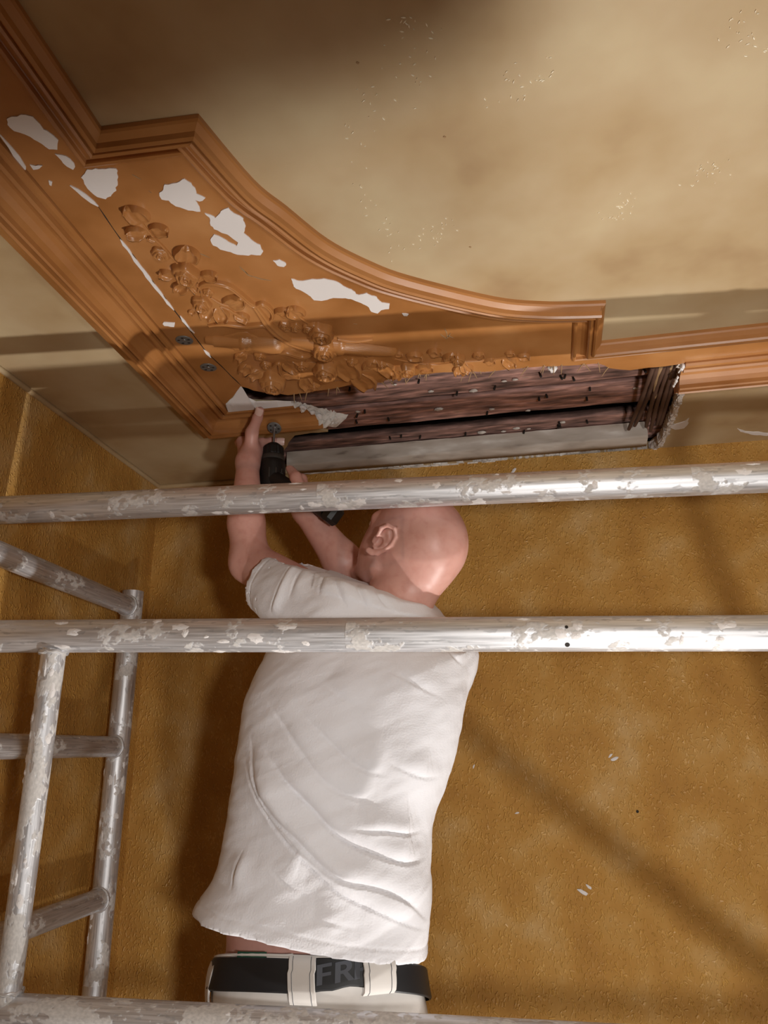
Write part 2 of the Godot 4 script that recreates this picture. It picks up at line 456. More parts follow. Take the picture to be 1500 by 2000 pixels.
# A rough strip (front and underside) along a line.
func rough_strip(a: Vector3, b: Vector3, depth: float, height: float, seed_: int) -> Array:
	var n := noise(9.0, 3, seed_)
	var rows := []
	for i in 61:
		var t := i / 60.0
		var p := a.lerp(b, t)
		var e := n.get_noise_1d(t * 3.0) * 0.003
		rows.append([p + Vector3(0, height + 0.015, 0.005 + e), p + Vector3(0, 0.012, 0.003 + e), p + Vector3(0, 0.006 + e * 0.4, 0.0), p + Vector3(0, 0.001 + e * 0.5, -depth * 0.5), p + Vector3(0, -0.004, -depth), p + Vector3(0, height, -depth)])
	return rows


# A broken edge: an uneven string of plaster along a line under the ceiling.
func ragged_rim(path: Array, r: float, seed_: int) -> ArrayMesh:
	var line := ragged(path, 0.007, 0.0028, seed_, false)
	var o := plate_soup(ribbon_outline(line, r * 0.62, seed_), CEIL - 0.0015, CEIL + 0.020)
	o.add(plate_soup(ribbon_outline(ragged(path, 0.011, 0.0035, seed_ + 1, false), r * 0.4, seed_ + 2), CEIL - 0.004, CEIL + 0.012), Transform3D.IDENTITY)
	return o.mesh()


const CORNICE := [Vector2(0, 0), Vector2(0, 0.007), Vector2(0.003, 0.0115), Vector2(0.008, 0.0125), Vector2(0.0105, 0.007), Vector2(0.015, 0.0055), Vector2(0.0165, 0.012), Vector2(0.020, 0.0155), Vector2(0.024, 0.0135), Vector2(0.026, 0.0075), Vector2(0.034, 0.0070), Vector2(0.042, 0.010), Vector2(0.049, 0.0165), Vector2(0.0535, 0.0245), Vector2(0.0545, 0.032), Vector2(0.057, 0.0345), Vector2(0.0595, 0.0315), Vector2(0.0605, 0.0275), Vector2(0.0625, 0.0275), Vector2(0.0635, 0.036), Vector2(0.067, 0.038), Vector2(0.070, 0.0355), Vector2(0.0715, 0.031), Vector2(0.082, 0.0280), Vector2(0.0915, 0.0245), Vector2(0.0925, 0.022), Vector2(0.0925, 0.0)]
const PANEL_MOULD := [Vector2(0, 0), Vector2(0, 0.006), Vector2(0.002, 0.009), Vector2(0.0095, 0.0145), Vector2(0.0105, 0.0215), Vector2(0.0135, 0.0245), Vector2(0.0165, 0.0220), Vector2(0.0175, 0.0165), Vector2(0.0195, 0.0165), Vector2(0.0205, 0.0210), Vector2(0.0235, 0.0225), Vector2(0.0260, 0.0195), Vector2(0.0272, 0.0130), Vector2(0.031, 0.0085), Vector2(0.036, 0.0050), Vector2(0.0415, 0.0040), Vector2(0.0428, 0.0045), Vector2(0.0438, 0.0100), Vector2(0.0465, 0.0120), Vector2(0.0490, 0.0105), Vector2(0.0515, 0.0060), Vector2(0.0515, 0.0)]


func mouldings() -> void:
	# outer cornice along the left wall, round the corner to where it has broken off
	var left := [Vector2(-0.573, 0.6), Vector2(-0.572, -1.447), Vector2(-0.4259, -1.4431)]
	left[2].y = -1.447 + 0.068 * (left[2].x + 0.572)
	var co := struct("trim_3", moulding(left, CORNICE, 1.0 if side_of(left, Vector2(-0.7, -0.5)) else -1.0, CEIL, 0.072), M.stucco)
	# ... and on again beyond the hole
	var r0 := Vector2(0.358, -1.378)
	var right := [r0, r0 + Vector2(2.9, 0.20)]
	struct("trim_4", moulding(right, CORNICE, 1.0 if side_of(right, Vector2(1.0, -1.6)) else -1.0, CEIL, 0.0, 0.012), M.stucco)
	# white break at the end of the left piece: a rough face that slopes from the painted skin up into the hole
	obj("plaster_break", fracture(left[1], left[2], CORNICE, 1.0 if side_of(left, Vector2(-0.7, -0.5)) else -1.0, 0.072, 0.026, 71), M.broken, co)
	for k in 7:
		var t := rng.randf()
		var p: Vector2 = left[2] + Vector2(0.010 + 0.072 * t, -0.0925 * t)
		var l := obj("plaster_crumb", lump(rng.randf_range(0.003, 0.007), 400 + k, Vector3(1.2, 0.8, 1.0)), M.plaster, co)
		l.position = Vector3(p.x, CEIL - lerpf(0.006, 0.024, t), p.y)
	# white broken face along its inner edge
	var face := Soup.new()
	var up := ragged([Vector2(-0.5696, -1.4254), Vector2(-0.5357, -1.388), Vector2(-0.5074, -1.3447), Vector2(-0.5121, -1.3967), Vector2(-0.5001, -1.4211), Vector2(-0.4567, -1.4255), Vector2(-0.4232, -1.4334)], 0.012, 0.0012, 12, false)
	for i in up.size() - 1:
		var lo0 := Vector2(up[i].x, -1.447 + 0.068 * (up[i].x + 0.572) + 0.001)
		var lo1 := Vector2(up[i + 1].x, -1.447 + 0.068 * (up[i + 1].x + 0.572) + 0.001)
		face.flat_quad(lift(lo0, CEIL - 0.010), lift(lo1, CEIL - 0.010), lift(up[i + 1], CEIL - 0.0005), lift(up[i], CEIL - 0.0005), Vector3(0, -1, 0.3))
	obj("plaster_break", face.mesh(), M.plaster, co)
	# the painted frieze between the mouldings
	var path := [Vector2(-0.444, 0.6), Vector2(-0.444, -0.6707), Vector2(-0.3236, -0.6707)]
	var arc := curve_2d([Vector2(-0.3236, -0.6707), Vector2(-0.2945, -0.7836), Vector2(-0.2669, -0.8395), Vector2(-0.228, -0.9165), Vector2(-0.1788, -0.976), Vector2(-0.123, -1.0246), Vector2(0.0068, -1.104), Vector2(0.0836, -1.1299), Vector2(0.1416, -1.1391), Vector2(0.1852, -1.143)], 5)
	arc[-1] = Vector2(0.1852, -1.143)
	arc.remove_at(0)
	path.append_array(arc)
	path.append_array([Vector2(0.192, -1.2765), Vector2(0.47, -1.2580), Vector2(3.2, -1.02)])
	struct("trim_5", moulding(path, PANEL_MOULD, 1.0 if side_of(path, Vector2(-0.5, -0.3)) else -1.0, CEIL), M.stucco)
	var lowest := ragged([Vector2(-0.5074, -1.3447), Vector2(-0.4877, -1.3666), Vector2(-0.4655, -1.3821), Vector2(-0.4265, -1.398), Vector2(-0.3823, -1.3954), Vector2(-0.3312, -1.3845), Vector2(-0.2809, -1.3716), Vector2(-0.228, -1.3664), Vector2(-0.1756, -1.3591), Vector2(-0.1137, -1.3471), Vector2(-0.0152, -1.3585), Vector2(0.0823, -1.355), Vector2(0.1402, -1.36), Vector2(0.1969, -1.3567), Vector2(0.2188, -1.383), Vector2(0.2586, -1.3957), Vector2(0.3239, -1.3893), Vector2(0.3512, -1.3853)], 0.014, 0.0022, 14, false)
	var field := [Vector2(-0.46, 0.6)]
	var mid := []
	for i in range(1, path.size() - 1):
		mid.append(path[i])
	# along the moulding's back, then back along the cornice
	field.append(Vector2(-0.46, -0.69))
	field.append(Vector2(-0.335, -0.69))
	for i in range(4, path.size() - 5):
		var t: Vector2 = (path[i + 1] - path[i - 1]).normalized()
		var k := t.orthogonal()
		if k.dot(Vector2(-0.5, -1.4) - path[i]) < 0.0:
			k = -k
		field.append(path[i] + k * 0.02)
	field.append_array([Vector2(0.165, -1.165), Vector2(0.17, -1.30), Vector2(0.47, -1.28), Vector2(3.2, -1.04), Vector2(3.2, -1.19)])
	lowest.reverse()
	field.append_array(lowest)
	field.append_array([Vector2(-0.5389, -1.3875), Vector2(-0.5669, -1.4181), Vector2(-0.571, -1.445), Vector2(-0.571, 0.6)])
	var fz := struct("trim_6", plate_soup(field, CEIL - 0.003, CEIL + 0.001).mesh(), M.stucco)
	# bare white plaster where the paint has come away
	var patches := [[Vector2(-0.5429, -0.6387), Vector2(-0.5255, -0.6369), Vector2(-0.5131, -0.6397), Vector2(-0.5113, -0.6593), Vector2(-0.5054, -0.6699), Vector2(-0.5039, -0.6782), Vector2(-0.5127, -0.6918), Vector2(-0.5232, -0.6901), Vector2(-0.5283, -0.6768), Vector2(-0.5372, -0.6648), Vector2(-0.5463, -0.6585), Vector2(-0.5496, -0.6516)],
		[Vector2(-0.5206, -0.6991), Vector2(-0.5077, -0.7037), Vector2(-0.5053, -0.7173), Vector2(-0.5123, -0.7269), Vector2(-0.5182, -0.7215), Vector2(-0.5194, -0.7097)],
		[Vector2(-0.5087, -0.7413), Vector2(-0.4939, -0.7299), Vector2(-0.4751, -0.731), Vector2(-0.4573, -0.7339), Vector2(-0.4703, -0.7616), Vector2(-0.4826, -0.7742), Vector2(-0.4982, -0.7846), Vector2(-0.5073, -0.7772), Vector2(-0.5135, -0.7624)],
		[Vector2(-0.4256, -0.7882), Vector2(-0.4101, -0.7712), Vector2(-0.3931, -0.7691), Vector2(-0.3794, -0.7647), Vector2(-0.3742, -0.7788), Vector2(-0.3755, -0.7942), Vector2(-0.3681, -0.8023), Vector2(-0.3741, -0.8084), Vector2(-0.3835, -0.8049), Vector2(-0.3822, -0.8195), Vector2(-0.384, -0.8276), Vector2(-0.3983, -0.8232), Vector2(-0.412, -0.8126), Vector2(-0.4171, -0.7996), Vector2(-0.427, -0.796)],
		[Vector2(-0.3811, -0.8312), Vector2(-0.374, -0.8355), Vector2(-0.3684, -0.8439), Vector2(-0.3565, -0.8319), Vector2(-0.3444, -0.8265), Vector2(-0.3418, -0.8375), Vector2(-0.3315, -0.8498), Vector2(-0.3333, -0.866), Vector2(-0.3402, -0.8818), Vector2(-0.3336, -0.9003), Vector2(-0.327, -0.9109), Vector2(-0.3263, -0.9256), Vector2(-0.3345, -0.9342), Vector2(-0.3476, -0.9309), Vector2(-0.3629, -0.9297), Vector2(-0.3754, -0.9203), Vector2(-0.3872, -0.9098), Vector2(-0.3952, -0.9001), Vector2(-0.3918, -0.8852), Vector2(-0.383, -0.8784), Vector2(-0.3747, -0.8867), Vector2(-0.3679, -0.8996), Vector2(-0.3604, -0.9068), Vector2(-0.3554, -0.8992), Vector2(-0.361, -0.8889), Vector2(-0.3689, -0.8772), Vector2(-0.3769, -0.8703), Vector2(-0.3816, -0.8572), Vector2(-0.3765, -0.8459)],
		[Vector2(-0.3047, -0.9981), Vector2(-0.2939, -1.0067), Vector2(-0.2771, -1.0052), Vector2(-0.2568, -1.0057), Vector2(-0.2386, -1.0155), Vector2(-0.2297, -1.031), Vector2(-0.2162, -1.0461), Vector2(-0.2106, -1.0602), Vector2(-0.1974, -1.0564), Vector2(-0.1831, -1.0705), Vector2(-0.1773, -1.0866), Vector2(-0.1639, -1.0933), Vector2(-0.1694, -1.1065), Vector2(-0.181, -1.1094), Vector2(-0.1887, -1.1193), Vector2(-0.1987, -1.1113), Vector2(-0.2015, -1.0935), Vector2(-0.214, -1.0777), Vector2(-0.2287, -1.0663), Vector2(-0.2485, -1.0601), Vector2(-0.2714, -1.067), Vector2(-0.2831, -1.0621), Vector2(-0.2939, -1.0381), Vector2(-0.3046, -1.0248), Vector2(-0.3072, -1.0102)],
		[Vector2(-0.3195, -0.9493), Vector2(-0.3097, -0.9483), Vector2(-0.3012, -0.9599), Vector2(-0.3067, -0.9682), Vector2(-0.3175, -0.9612)], [Vector2(-0.5564, -1.087), Vector2(-0.537, -1.0934), Vector2(-0.5436, -1.1043), Vector2(-0.5597, -1.0983)], [Vector2(-0.5605, -0.7112), Vector2(-0.5471, -0.7142), Vector2(-0.5519, -0.7197), Vector2(-0.5614, -0.7191)], [Vector2(-0.5537, -0.7407), Vector2(-0.5501, -0.7441), Vector2(-0.5551, -0.75), Vector2(-0.558, -0.7476)], [Vector2(-0.148, -1.1258), Vector2(-0.1378, -1.1274), Vector2(-0.1403, -1.1335), Vector2(-0.1471, -1.1324)]]
	for i in patches.size():
		obj("flaked_patch", plate_soup(ragged(patches[i], 0.0045, 0.0014, 60 + i), CEIL - 0.0042, CEIL - 0.002).mesh(), M.plaster, fz)
	# the long crack between frieze and cornice, opened to white plaster in places
	var cracks := [[Vector2(-0.5673, -0.66), Vector2(-0.5668, -0.679), Vector2(-0.5685, -0.6958), Vector2(-0.5709, -0.7122), Vector2(-0.5716, -0.7175)], [Vector2(-0.5317, -0.7528), Vector2(-0.5272, -0.7612), Vector2(-0.5235, -0.7736), Vector2(-0.5188, -0.7874), Vector2(-0.5161, -0.7961)], [Vector2(-0.5204, -0.8659), Vector2(-0.5216, -0.9044), Vector2(-0.5221, -0.9458), Vector2(-0.5231, -0.9871), Vector2(-0.5237, -1.0345), Vector2(-0.522, -1.055)], [Vector2(-0.519, -1.0732), Vector2(-0.5202, -1.1063), Vector2(-0.5174, -1.131)], [Vector2(-0.5234, -1.1889), Vector2(-0.5218, -1.2204)]]
	var wide := [0.0042, 0.0036, 0.0030, 0.0026, 0.003]
	for i in cracks.size():
		obj("plaster_break", plate_soup(ribbon_outline(ragged(cracks[i], 0.012, 0.0009, 90 + i, false), wide[i], 200 + i), CEIL - 0.0045, CEIL - 0.002).mesh(), M.plaster, fz)
	obj("crack", plate_soup(ribbon_outline(ragged([Vector2(-0.5165, -0.7939), Vector2(-0.5204, -0.8659), Vector2(-0.522, -1.055), Vector2(-0.5229, -1.1928), Vector2(-0.5052, -1.339)], 0.02, 0.0006, 97, false), 0.0008, 210), CEIL - 0.0036, CEIL - 0.002).mesh(), M.grime, fz)
	# scratches on the frieze
	for s in [[Vector2(-0.3738, -0.9562), Vector2(-0.3702, -0.974), Vector2(-0.3638, -0.9845)], [Vector2(-0.3645, -0.9817), Vector2(-0.3518, -0.9933), Vector2(-0.3373, -0.9998)], [Vector2(-0.091, -1.2025), Vector2(-0.0818, -1.2219), Vector2(-0.0729, -1.2018)], [Vector2(-0.0822, -1.1829), Vector2(-0.079, -1.2097), Vector2(-0.0689, -1.2203)], [Vector2(-0.4433, -0.7471), Vector2(-0.4394, -0.7533), Vector2(-0.4359, -0.7576)], [Vector2(-0.4361, -0.7786), Vector2(-0.4339, -0.7829)], [Vector2(-0.4245, -0.9124), Vector2(-0.4168, -0.9211), Vector2(-0.4102, -0.9285)], [Vector2(-0.2358, -1.1448), Vector2(-0.2292, -1.1475)]]:
		obj("scratch", plate_soup(ribbon_outline(ragged(s, 0.006, 0.0008, 7, false), 0.0008, 5), CEIL - 0.0038, CEIL - 0.002).mesh(), M.straw, fz)
	# straw and fibre hanging from the torn edge of the frieze
	for k in 34:
		var t := rng.randf()
		var p: Vector2 = lowest[int(t * (lowest.size() - 12)) + 6]
		var l := rng.randf_range(0.008, 0.026)
		var d := Vector3(rng.randf_range(-0.6, 0.6), -rng.randf_range(0.1, 0.8), -rng.randf_range(0.3, 1.0)).normalized() * l
		var a := Vector3(p.x, CEIL - 0.002, p.y + 0.004)
		obj("straw_fibre", pipe([a, a + d * 0.5 + Vector3(0, 0.001, 0), a + d], [0.0013, 0.0011, 0.0005], 5), M.straw, fz)
	var chip := obj("plaster_chip", lump(0.010, 555, Vector3(0.9, 1.2, 0.7)), M.plaster, fz)
	chip.position = lift(Vector2(0.1108, -1.3679), CEIL + 0.002)


# The rough broken end of a moulding: from the edge of its painted skin, slanted by cut, back and up to the ceiling, overhang further on.
func fracture(from: Vector2, to: Vector2, profile: Array, side: float, cut: float, overhang: float, seed_: int) -> ArrayMesh:
	var n := noise(60.0, 4, seed_)
	var d := (to - from).normalized()
	var k := Vector2(d.y, -d.x) * side
	var width: float = profile[-1].x
	var rows := []
	for i in 49:
		var f := i / 48.0 * (profile.size() - 2)
		var pr: Vector2 = (profile[int(f)] as Vector2).lerp(profile[mini(int(f) + 1, profile.size() - 2)], f - int(f))
		var row := []
		for j in 13:
			var t := j / 12.0
			var p := to + k * pr.x + d * (cut * pr.x / width)
			var e := n.get_noise_2d(pr.x * 1.5 + i * 0.002, t * 0.03)
			var out := overhang * (0.35 + 0.65 * pr.x / width) * pow(t, 0.7) + e * 0.009 * sin(PI * clampf(t + 0.08, 0.0, 1.0)) + (0.002 * n.get_noise_1d(i * 0.3) if j == 0 else 0.0)
			row.append(Vector3(p.x + d.x * out, CEIL - pr.y * (1.0 - t) - 0.0005 + e * 0.004, p.y + d.y * out + e * 0.003))
		rows.append(row)
	return grid_mesh(rows, false, Vector3(0.6, -0.8, 0))


func side_of(path: Array, p: Vector2) -> bool:
	# whether p lies to the side that moulding() calls +1 at its first stretch
	var d: Vector2 = (path[1] - path[0]).normalized()
	return Vector2(d.y, -d.x).dot(p - path[0]) > 0.0


# The outline of a thin band of uneven width along a line, pointed at both ends.
func ribbon_outline(line: Array, width: float, seed_: int) -> Array:
	var r := RandomNumberGenerator.new()
	r.seed = seed_
	var a := []
	var b := []
	for i in line.size():
		var d: Vector2 = (line[mini(i + 1, line.size() - 1)] - line[maxi(i - 1, 0)]).normalized().orthogonal()
		var w := width * (0.12 if i == 0 or i == line.size() - 1 else r.randf_range(0.45, 1.25))
		a.append(line[i] + d * w)
		b.append(line[i] - d * w)
	b.reverse()
	return a + b


func broken_field() -> void:
	# the broken inner edge of the cornice beyond the hole
	var m := get_node("trim_4")
	for k in 9:
		var t := rng.randf()
		var l := obj("plaster_crumb", lump(rng.randf_range(0.002, 0.006), 700 + k, Vector3(0.7, 1.0, 1.3)), M.plaster, m)
		l.position = Vector3(0.356 - 0.012 * t, CEIL - lerpf(0.004, 0.024, t), -1.378 - 0.095 * t)


# ---------------------------------------------------------------- scaffold
func scaffold() -> void:
	# the rail along the top, nearest the ceiling
	var u0 := Vector3(-0.940, EYE + 0.4245, -1.243)
	var u1 := Vector3(1.13, EYE + 0.4245, -1.286)
	var t := thing("scaffold_tube", "plaster-smeared aluminium tube crossing highest, just under the ceiling in front of the drill", "scaffold tube", u0)
	obj("tube", pipe([Vector3.ZERO, u1 - u0], [0.0262], 40), M.alu, t)
	splashes(t, [Vector3.ZERO, u1 - u0], 0.0262, 26, 901)
	hook(t, u1 - u0, Vector3(0, 0, 0.12))
	# the welded guard frame: rail at the man's shoulders, rail at his belt, post between
	var l0 := Vector3(-0.86, EYE + 0.1695, -1.1085)
	var l1 := Vector3(1.10, EYE + 0.1455, -1.188)
	var b0 := Vector3(-0.86, EYE - 0.3675, -1.192)
	var b1 := Vector3(1.10, EYE - 0.3660, -1.192)
	var g := thing("scaffold_guardrail", "welded aluminium guard frame with two plaster-smeared rails across the man's shoulders and belt", "scaffold frame", l0)
	obj("rail", pipe([Vector3.ZERO, l1 - l0], [0.0255], 40), M.alu, g)
	obj("rail", pipe([b0 - l0, b1 - l0], [0.0205], 40), M.alu_thick, g)
	var pa := Vector3(-0.700, EYE + 0.150, -1.1085 - 0.0066)
	var pb := Vector3(-0.752, EYE - 0.356, -1.190)
	obj("post", pipe([pa - l0, pb - l0], [0.0185], 28), M.alu_thick, g)
	obj("post", pipe([Vector3(1.08, 0, -1.192) - l0, Vector3(1.08, EYE + 0.13, -1.16) - l0], [0.0255], 28), M.alu, g)
	obj("post", pipe([Vector3(-0.80, 0, -1.192) - l0, Vector3(-0.80, EYE - 0.38, -1.192) - l0], [0.0255], 28), M.alu, g)
	# a flat diagonal bar under the lower rail
	var d0 := Vector3(-0.09, EYE - 0.370, -1.18) - l0
	var d1 := Vector3(1.06, EYE - 1.242, -1.18) - l0
	var along_bar := (d1 - d0).normalized()
	obj("brace", bevel_box(Vector3((d1 - d0).length(), 0.046, 0.012), 0.003, (d0 + d1) / 2.0, Basis(along_bar, Vector3.BACK.cross(along_bar), Vector3.BACK)), M.alu, g)
	obj("brace", pipe([Vector3(0.50, EYE + 0.145, -1.16) - l0, Vector3(0.60, EYE - 0.365, -1.195) - l0], [0.0255], 24), M.alu, g)
	for e in [pa + Vector3(0, -0.008, 0), pb + Vector3(0, 0.012, 0)]:
		obj("weld", ring_bead(e - l0, 0.0195, 0.0035), M.alu_thick, g)
	splashes(g, [Vector3.ZERO, l1 - l0], 0.0255, 30, 902)
	splashes(g, [b0 - l0, b1 - l0], 0.0205, 14, 903)
	splashes(g, [pa - l0, pb - l0], 0.0185, 16, 904)
	# two drilled holes in the upper rail
	for h in [[0.482, -0.25], [0.482, 0.78]]:
		var c: Vector3 = (l1 - l0) * h[0] + Vector3(0, -sin(h[1]) * 0.0253, cos(h[1]) * 0.0253)
		obj("bolt_hole", pipe([c, c + Vector3(0, -sin(h[1]), cos(h[1])) * 0.0008], [0.0036 if h[1] > 0.0 else 0.0024], 12), M.grime, g)
	# the end frame by the left wall, and its twin at the other end of the boards
	end_frame(Vector3(-0.89, 0, -1.72), "aluminium scaffold end frame with ribbed rungs standing against the left wall", -1.0)
	end_frame(Vector3(1.16, 0, -1.72), "aluminium scaffold end frame at the far right end of the boards", 1.0)
	# boards to stand on
	var d := thing("scaffold_deck", "plywood scaffold boards the man stands on", "scaffold deck", Vector3(0, DECK, 0))
	for q in [[-1.555, 0.225], [-1.328, 0.215]]:
		obj("plank", bevel_box(Vector3(2.12, 0.04, q[1]), 0.004, Vector3(0.135, -0.0215, q[0])), M.plywood, d)
	step_ladder()
	# a paper bag of plaster on the floor, and a piece of plasterboard leaning on it: they keep the small lamp off the near left of the ceiling
	var sheet := thing("plasterboard_sheet", "grey piece of plasterboard leaning against the paper bag of plaster", "board", Vector3(0.72, 0, -0.685))
	var cut := Soup.new()
	var edge := [Vector2(-0.36, 0), Vector2(-0.36, 0.5), Vector2(-0.344, 0.65), Vector2(-0.314, 0.79), Vector2(-0.29, 0.875), Vector2(0.30, 0.83), Vector2(0.30, 0)]
	cut.add(plate_soup(edge, -0.006, 0.006), Transform3D(Basis(Vector3.BACK, Vector3.RIGHT, Vector3.UP), Vector3.ZERO))
	obj("board", cut.mesh(), M.board, sheet)
	var bag := thing("plaster_bag", "upright paper bag of plaster on the floor beside the small work lamp", "bag", Vector3(0.60, 0.0005, -0.70))
	var n := noise(6.0, 3, 19)
	var rows := []
	for i in 25:
		var f := i / 24.0
		var row := []
		for j in 40:
			var a := TAU * j / 40.0
			var w := 0.105 * pow(1.0 - pow(absf(2.0 * f - 1.0), 6.0), 0.4) + 0.012
			var q := pow(pow(absf(cos(a)), 4.0) + pow(absf(sin(a)), 4.0), -0.25)
			var bump := 1.0 + 0.10 * n.get_noise_3d(cos(a) * 0.1, f * 0.4, sin(a) * 0.1)
			row.append(Vector3(cos(a) * q * w * bump * 0.72, 0.60 * f, sin(a) * q * w * bump * 1.15))
		rows.append(row)
	obj("sack", grid_mesh(rows, true, Vector3.ZERO, true), M.paper, bag)
	obj("seam", bevel_box(Vector3(0.012, 0.02, 0.20), 0.003, Vector3(0, 0.60, 0)), M.paper, bag)


# Beside the camera: a wooden stepladder with a mortar bucket on its top; together they keep the low lamp off the near left of the ceiling.
func step_ladder() -> void:
	var t := thing("step_ladder", "wooden stepladder standing beside the camera under a mortar bucket", "ladder", Vector3(0.33, 0, 0.10))
	for s in [-1.0, 1.0]:
		obj("stile", pipe([Vector3(0.22 * s, 0, 0.30), Vector3(0.13 * s, 1.385, 0.04)], [0.022], 10), M.plywood, t)
		obj("leg", pipe([Vector3(0.22 * s, 0, -0.32), Vector3(0.12 * s, 1.38, -0.05)], [0.019], 10), M.plywood, t)
	for k in 4:
		var f := (k + 1) / 5.0
		obj("tread", bevel_box(Vector3(lerpf(0.44, 0.26, f), 0.02, 0.08), 0.003, Vector3(0, 1.385 * f, lerpf(0.30, 0.04, f))), M.plywood, t)
	obj("top", bevel_box(Vector3(0.34, 0.03, 0.24), 0.004, Vector3(0, 1.4035, 0)), M.plywood, t)
	var b := thing("mortar_bucket", "black mortar bucket standing on top of the stepladder beside the camera", "bucket", Vector3(0.33, 1.42, 0.10))
	var rows := []
	for q in [[0.0, 0.001], [0.0, 0.108], [0.006, 0.112], [0.235, 0.136], [0.24, 0.142], [0.25, 0.142], [0.252, 0.138], [0.235, 0.131], [0.012, 0.107], [0.008, 0.001]]:
		var row := []
		for j in 40:
			row.append(Vector3(cos(TAU * j / 40.0) * q[1], q[0], sin(TAU * j / 40.0) * q[1]))
		rows.append(row)
	obj("body", grid_mesh(rows, true), M.black, b)
	var arc := []
	for j in 17:
		var a := PI * j / 16.0
		arc.append(Vector3(cos(a) * 0.142, 0.235 - sin(a) * 0.06, sin(a) * 0.135))
	obj("handle", pipe(arc, [0.003], 8), M.steel, b)


func hook(t: Node3D, at: Vector3, to: Vector3) -> void:
	obj("clamp", pipe([at, at + to * 0.5 + Vector3(0, 0.03, 0), at + to], [0.016], 16), M.steel, t)


func ring_bead(at: Vector3, r: float, w: float) -> ArrayMesh:
	var pts := []
	for i in 25:
		var a := TAU * i / 24.0
		pts.append(at + Vector3(cos(a) * r, 0.0012 * sin(a * 9.0), sin(a) * r))
	return pipe(pts, [w], 8, false)


func end_frame(at: Vector3, label: String, outward: float) -> void:
	var e := thing("scaffold_ladder", label, "scaffold frame", at)
	var near := Vector3(0, 0, 1.08)
	var r := 0.025
	# far post with an open, drilled spigot at its top
	obj("post", hollow_pipe(Vector3.ZERO, Vector3(0, EYE + 0.362, 0), r, 0.003), M.alu, e)
	obj("post", hollow_pipe(near, near + Vector3(0, EYE + 0.44, 0), r, 0.003), M.alu, e)
	for h in [EYE + 0.323, EYE + 0.002, EYE - 0.312, EYE - 0.64, 0.905, 0.45]:
		var a := Vector3(0, h, 0.012)
		var b := near + Vector3(0, h, -0.012)
		if h > EYE + 0.2:
			obj("rung", pipe([a, b + Vector3(0, 0.018, 0)], [0.0225], 32, false, 16), M.alu, e)
		else:
			obj("rung", pipe([a, b], [0.0225], 32, false, 16), M.alu, e)
		for w in [a, b]:
			var s := 1.0 if w == a else -1.0
			var pts := []
			for i in 17:
				var an := TAU * i / 16.0
				pts.append(w + Vector3(cos(an) * 0.0235, sin(an) * 0.0235, s * 0.012))
			obj("weld", pipe(pts, [0.0032], 7, false), M.alu, e)
	var c := Vector3(-0.0 * outward, EYE + 0.345, r)
	obj("bolt_hole", pipe([c + Vector3(0.004, 0, -0.001), c + Vector3(0.004, 0, 0.0006)], [0.0035], 12), M.grime, e)
	splashes(e, [Vector3(0, EYE - 0.6, 0), Vector3(0, EYE + 0.3, 0)], r, 16, 930 + int(outward))


# Dabs of set plaster on a tube: low uneven scabs that follow its roundness.
func splashes(t: Node3D, line: Array, r: float, count: int, seed_: int) -> void:
	var g := RandomNumberGenerator.new()
	g.seed = seed_
	var fr := along(line[1] - line[0])
	var n := noise(1.2, 3, seed_)
	for k in count:
		var at: Vector3 = (line[0] as Vector3).lerp(line[1], g.randf_range(0.03, 0.75))
		var face: float = atan2(fr.z.dot(Vector3(0, -0.25, 1)), fr.x.dot(Vector3(0, -0.25, 1))) + g.randf_range(-1.3, 1.3)
		var half := g.randf_range(0.10, 0.42)
		var long := g.randf_range(0.004, 0.020)
		var rows := []
		for i in 6:
			var row := []
			var q := i / 5.0
			for j in 14:
				var a := TAU * j / 14.0
				var e := (0.75 + 0.5 * n.get_noise_3d(cos(a) * 1.4 + k * 7.0, sin(a) * 1.4, 0.0)) * q
				var th := face + cos(a) * e * half
				var hgt := r + 0.0011 * (1.0 - q * q) * (1.0 + n.get_noise_2d(q * 3.0, a + k)) - 0.0001 * q
				row.append(at + fr.y * (sin(a) * e * long) + (fr.x * cos(th) + fr.z * sin(th)) * hgt)
			rows.append(row)
		obj("plaster_splash", grid_mesh(rows, true, fr.x * cos(face) + fr.z * sin(face)), M.plaster, t)


# ---------------------------------------------------------------- the man
var shirt_rings := []
var trouser_rings := []
var body_rings := []
var arm_bones := []
var hand_l := []
var hand_r := []
var leg_bones := []
var head_c := Vector3.ZERO
var head_f := Vector3.ZERO
var head_u := Vector3.ZERO
var head_l := Vector3.ZERO
var ear_c := Vector3.ZERO
var ear_fr := Basis.IDENTITY
var helix := []
var antihelix := []
var neck_base := Vector3.ZERO
var hem := Plane()
var collar := Plane()
var cuff := Plane()
var sleeve := []


func hp(f: float, u: float, l: float) -> Vector3:
	return head_c + head_f * f + head_u * u + head_l * l


func ep(f: float, u: float, n: float) -> Vector3:
	return ear_c + ear_fr * Vector3(f, u, n)


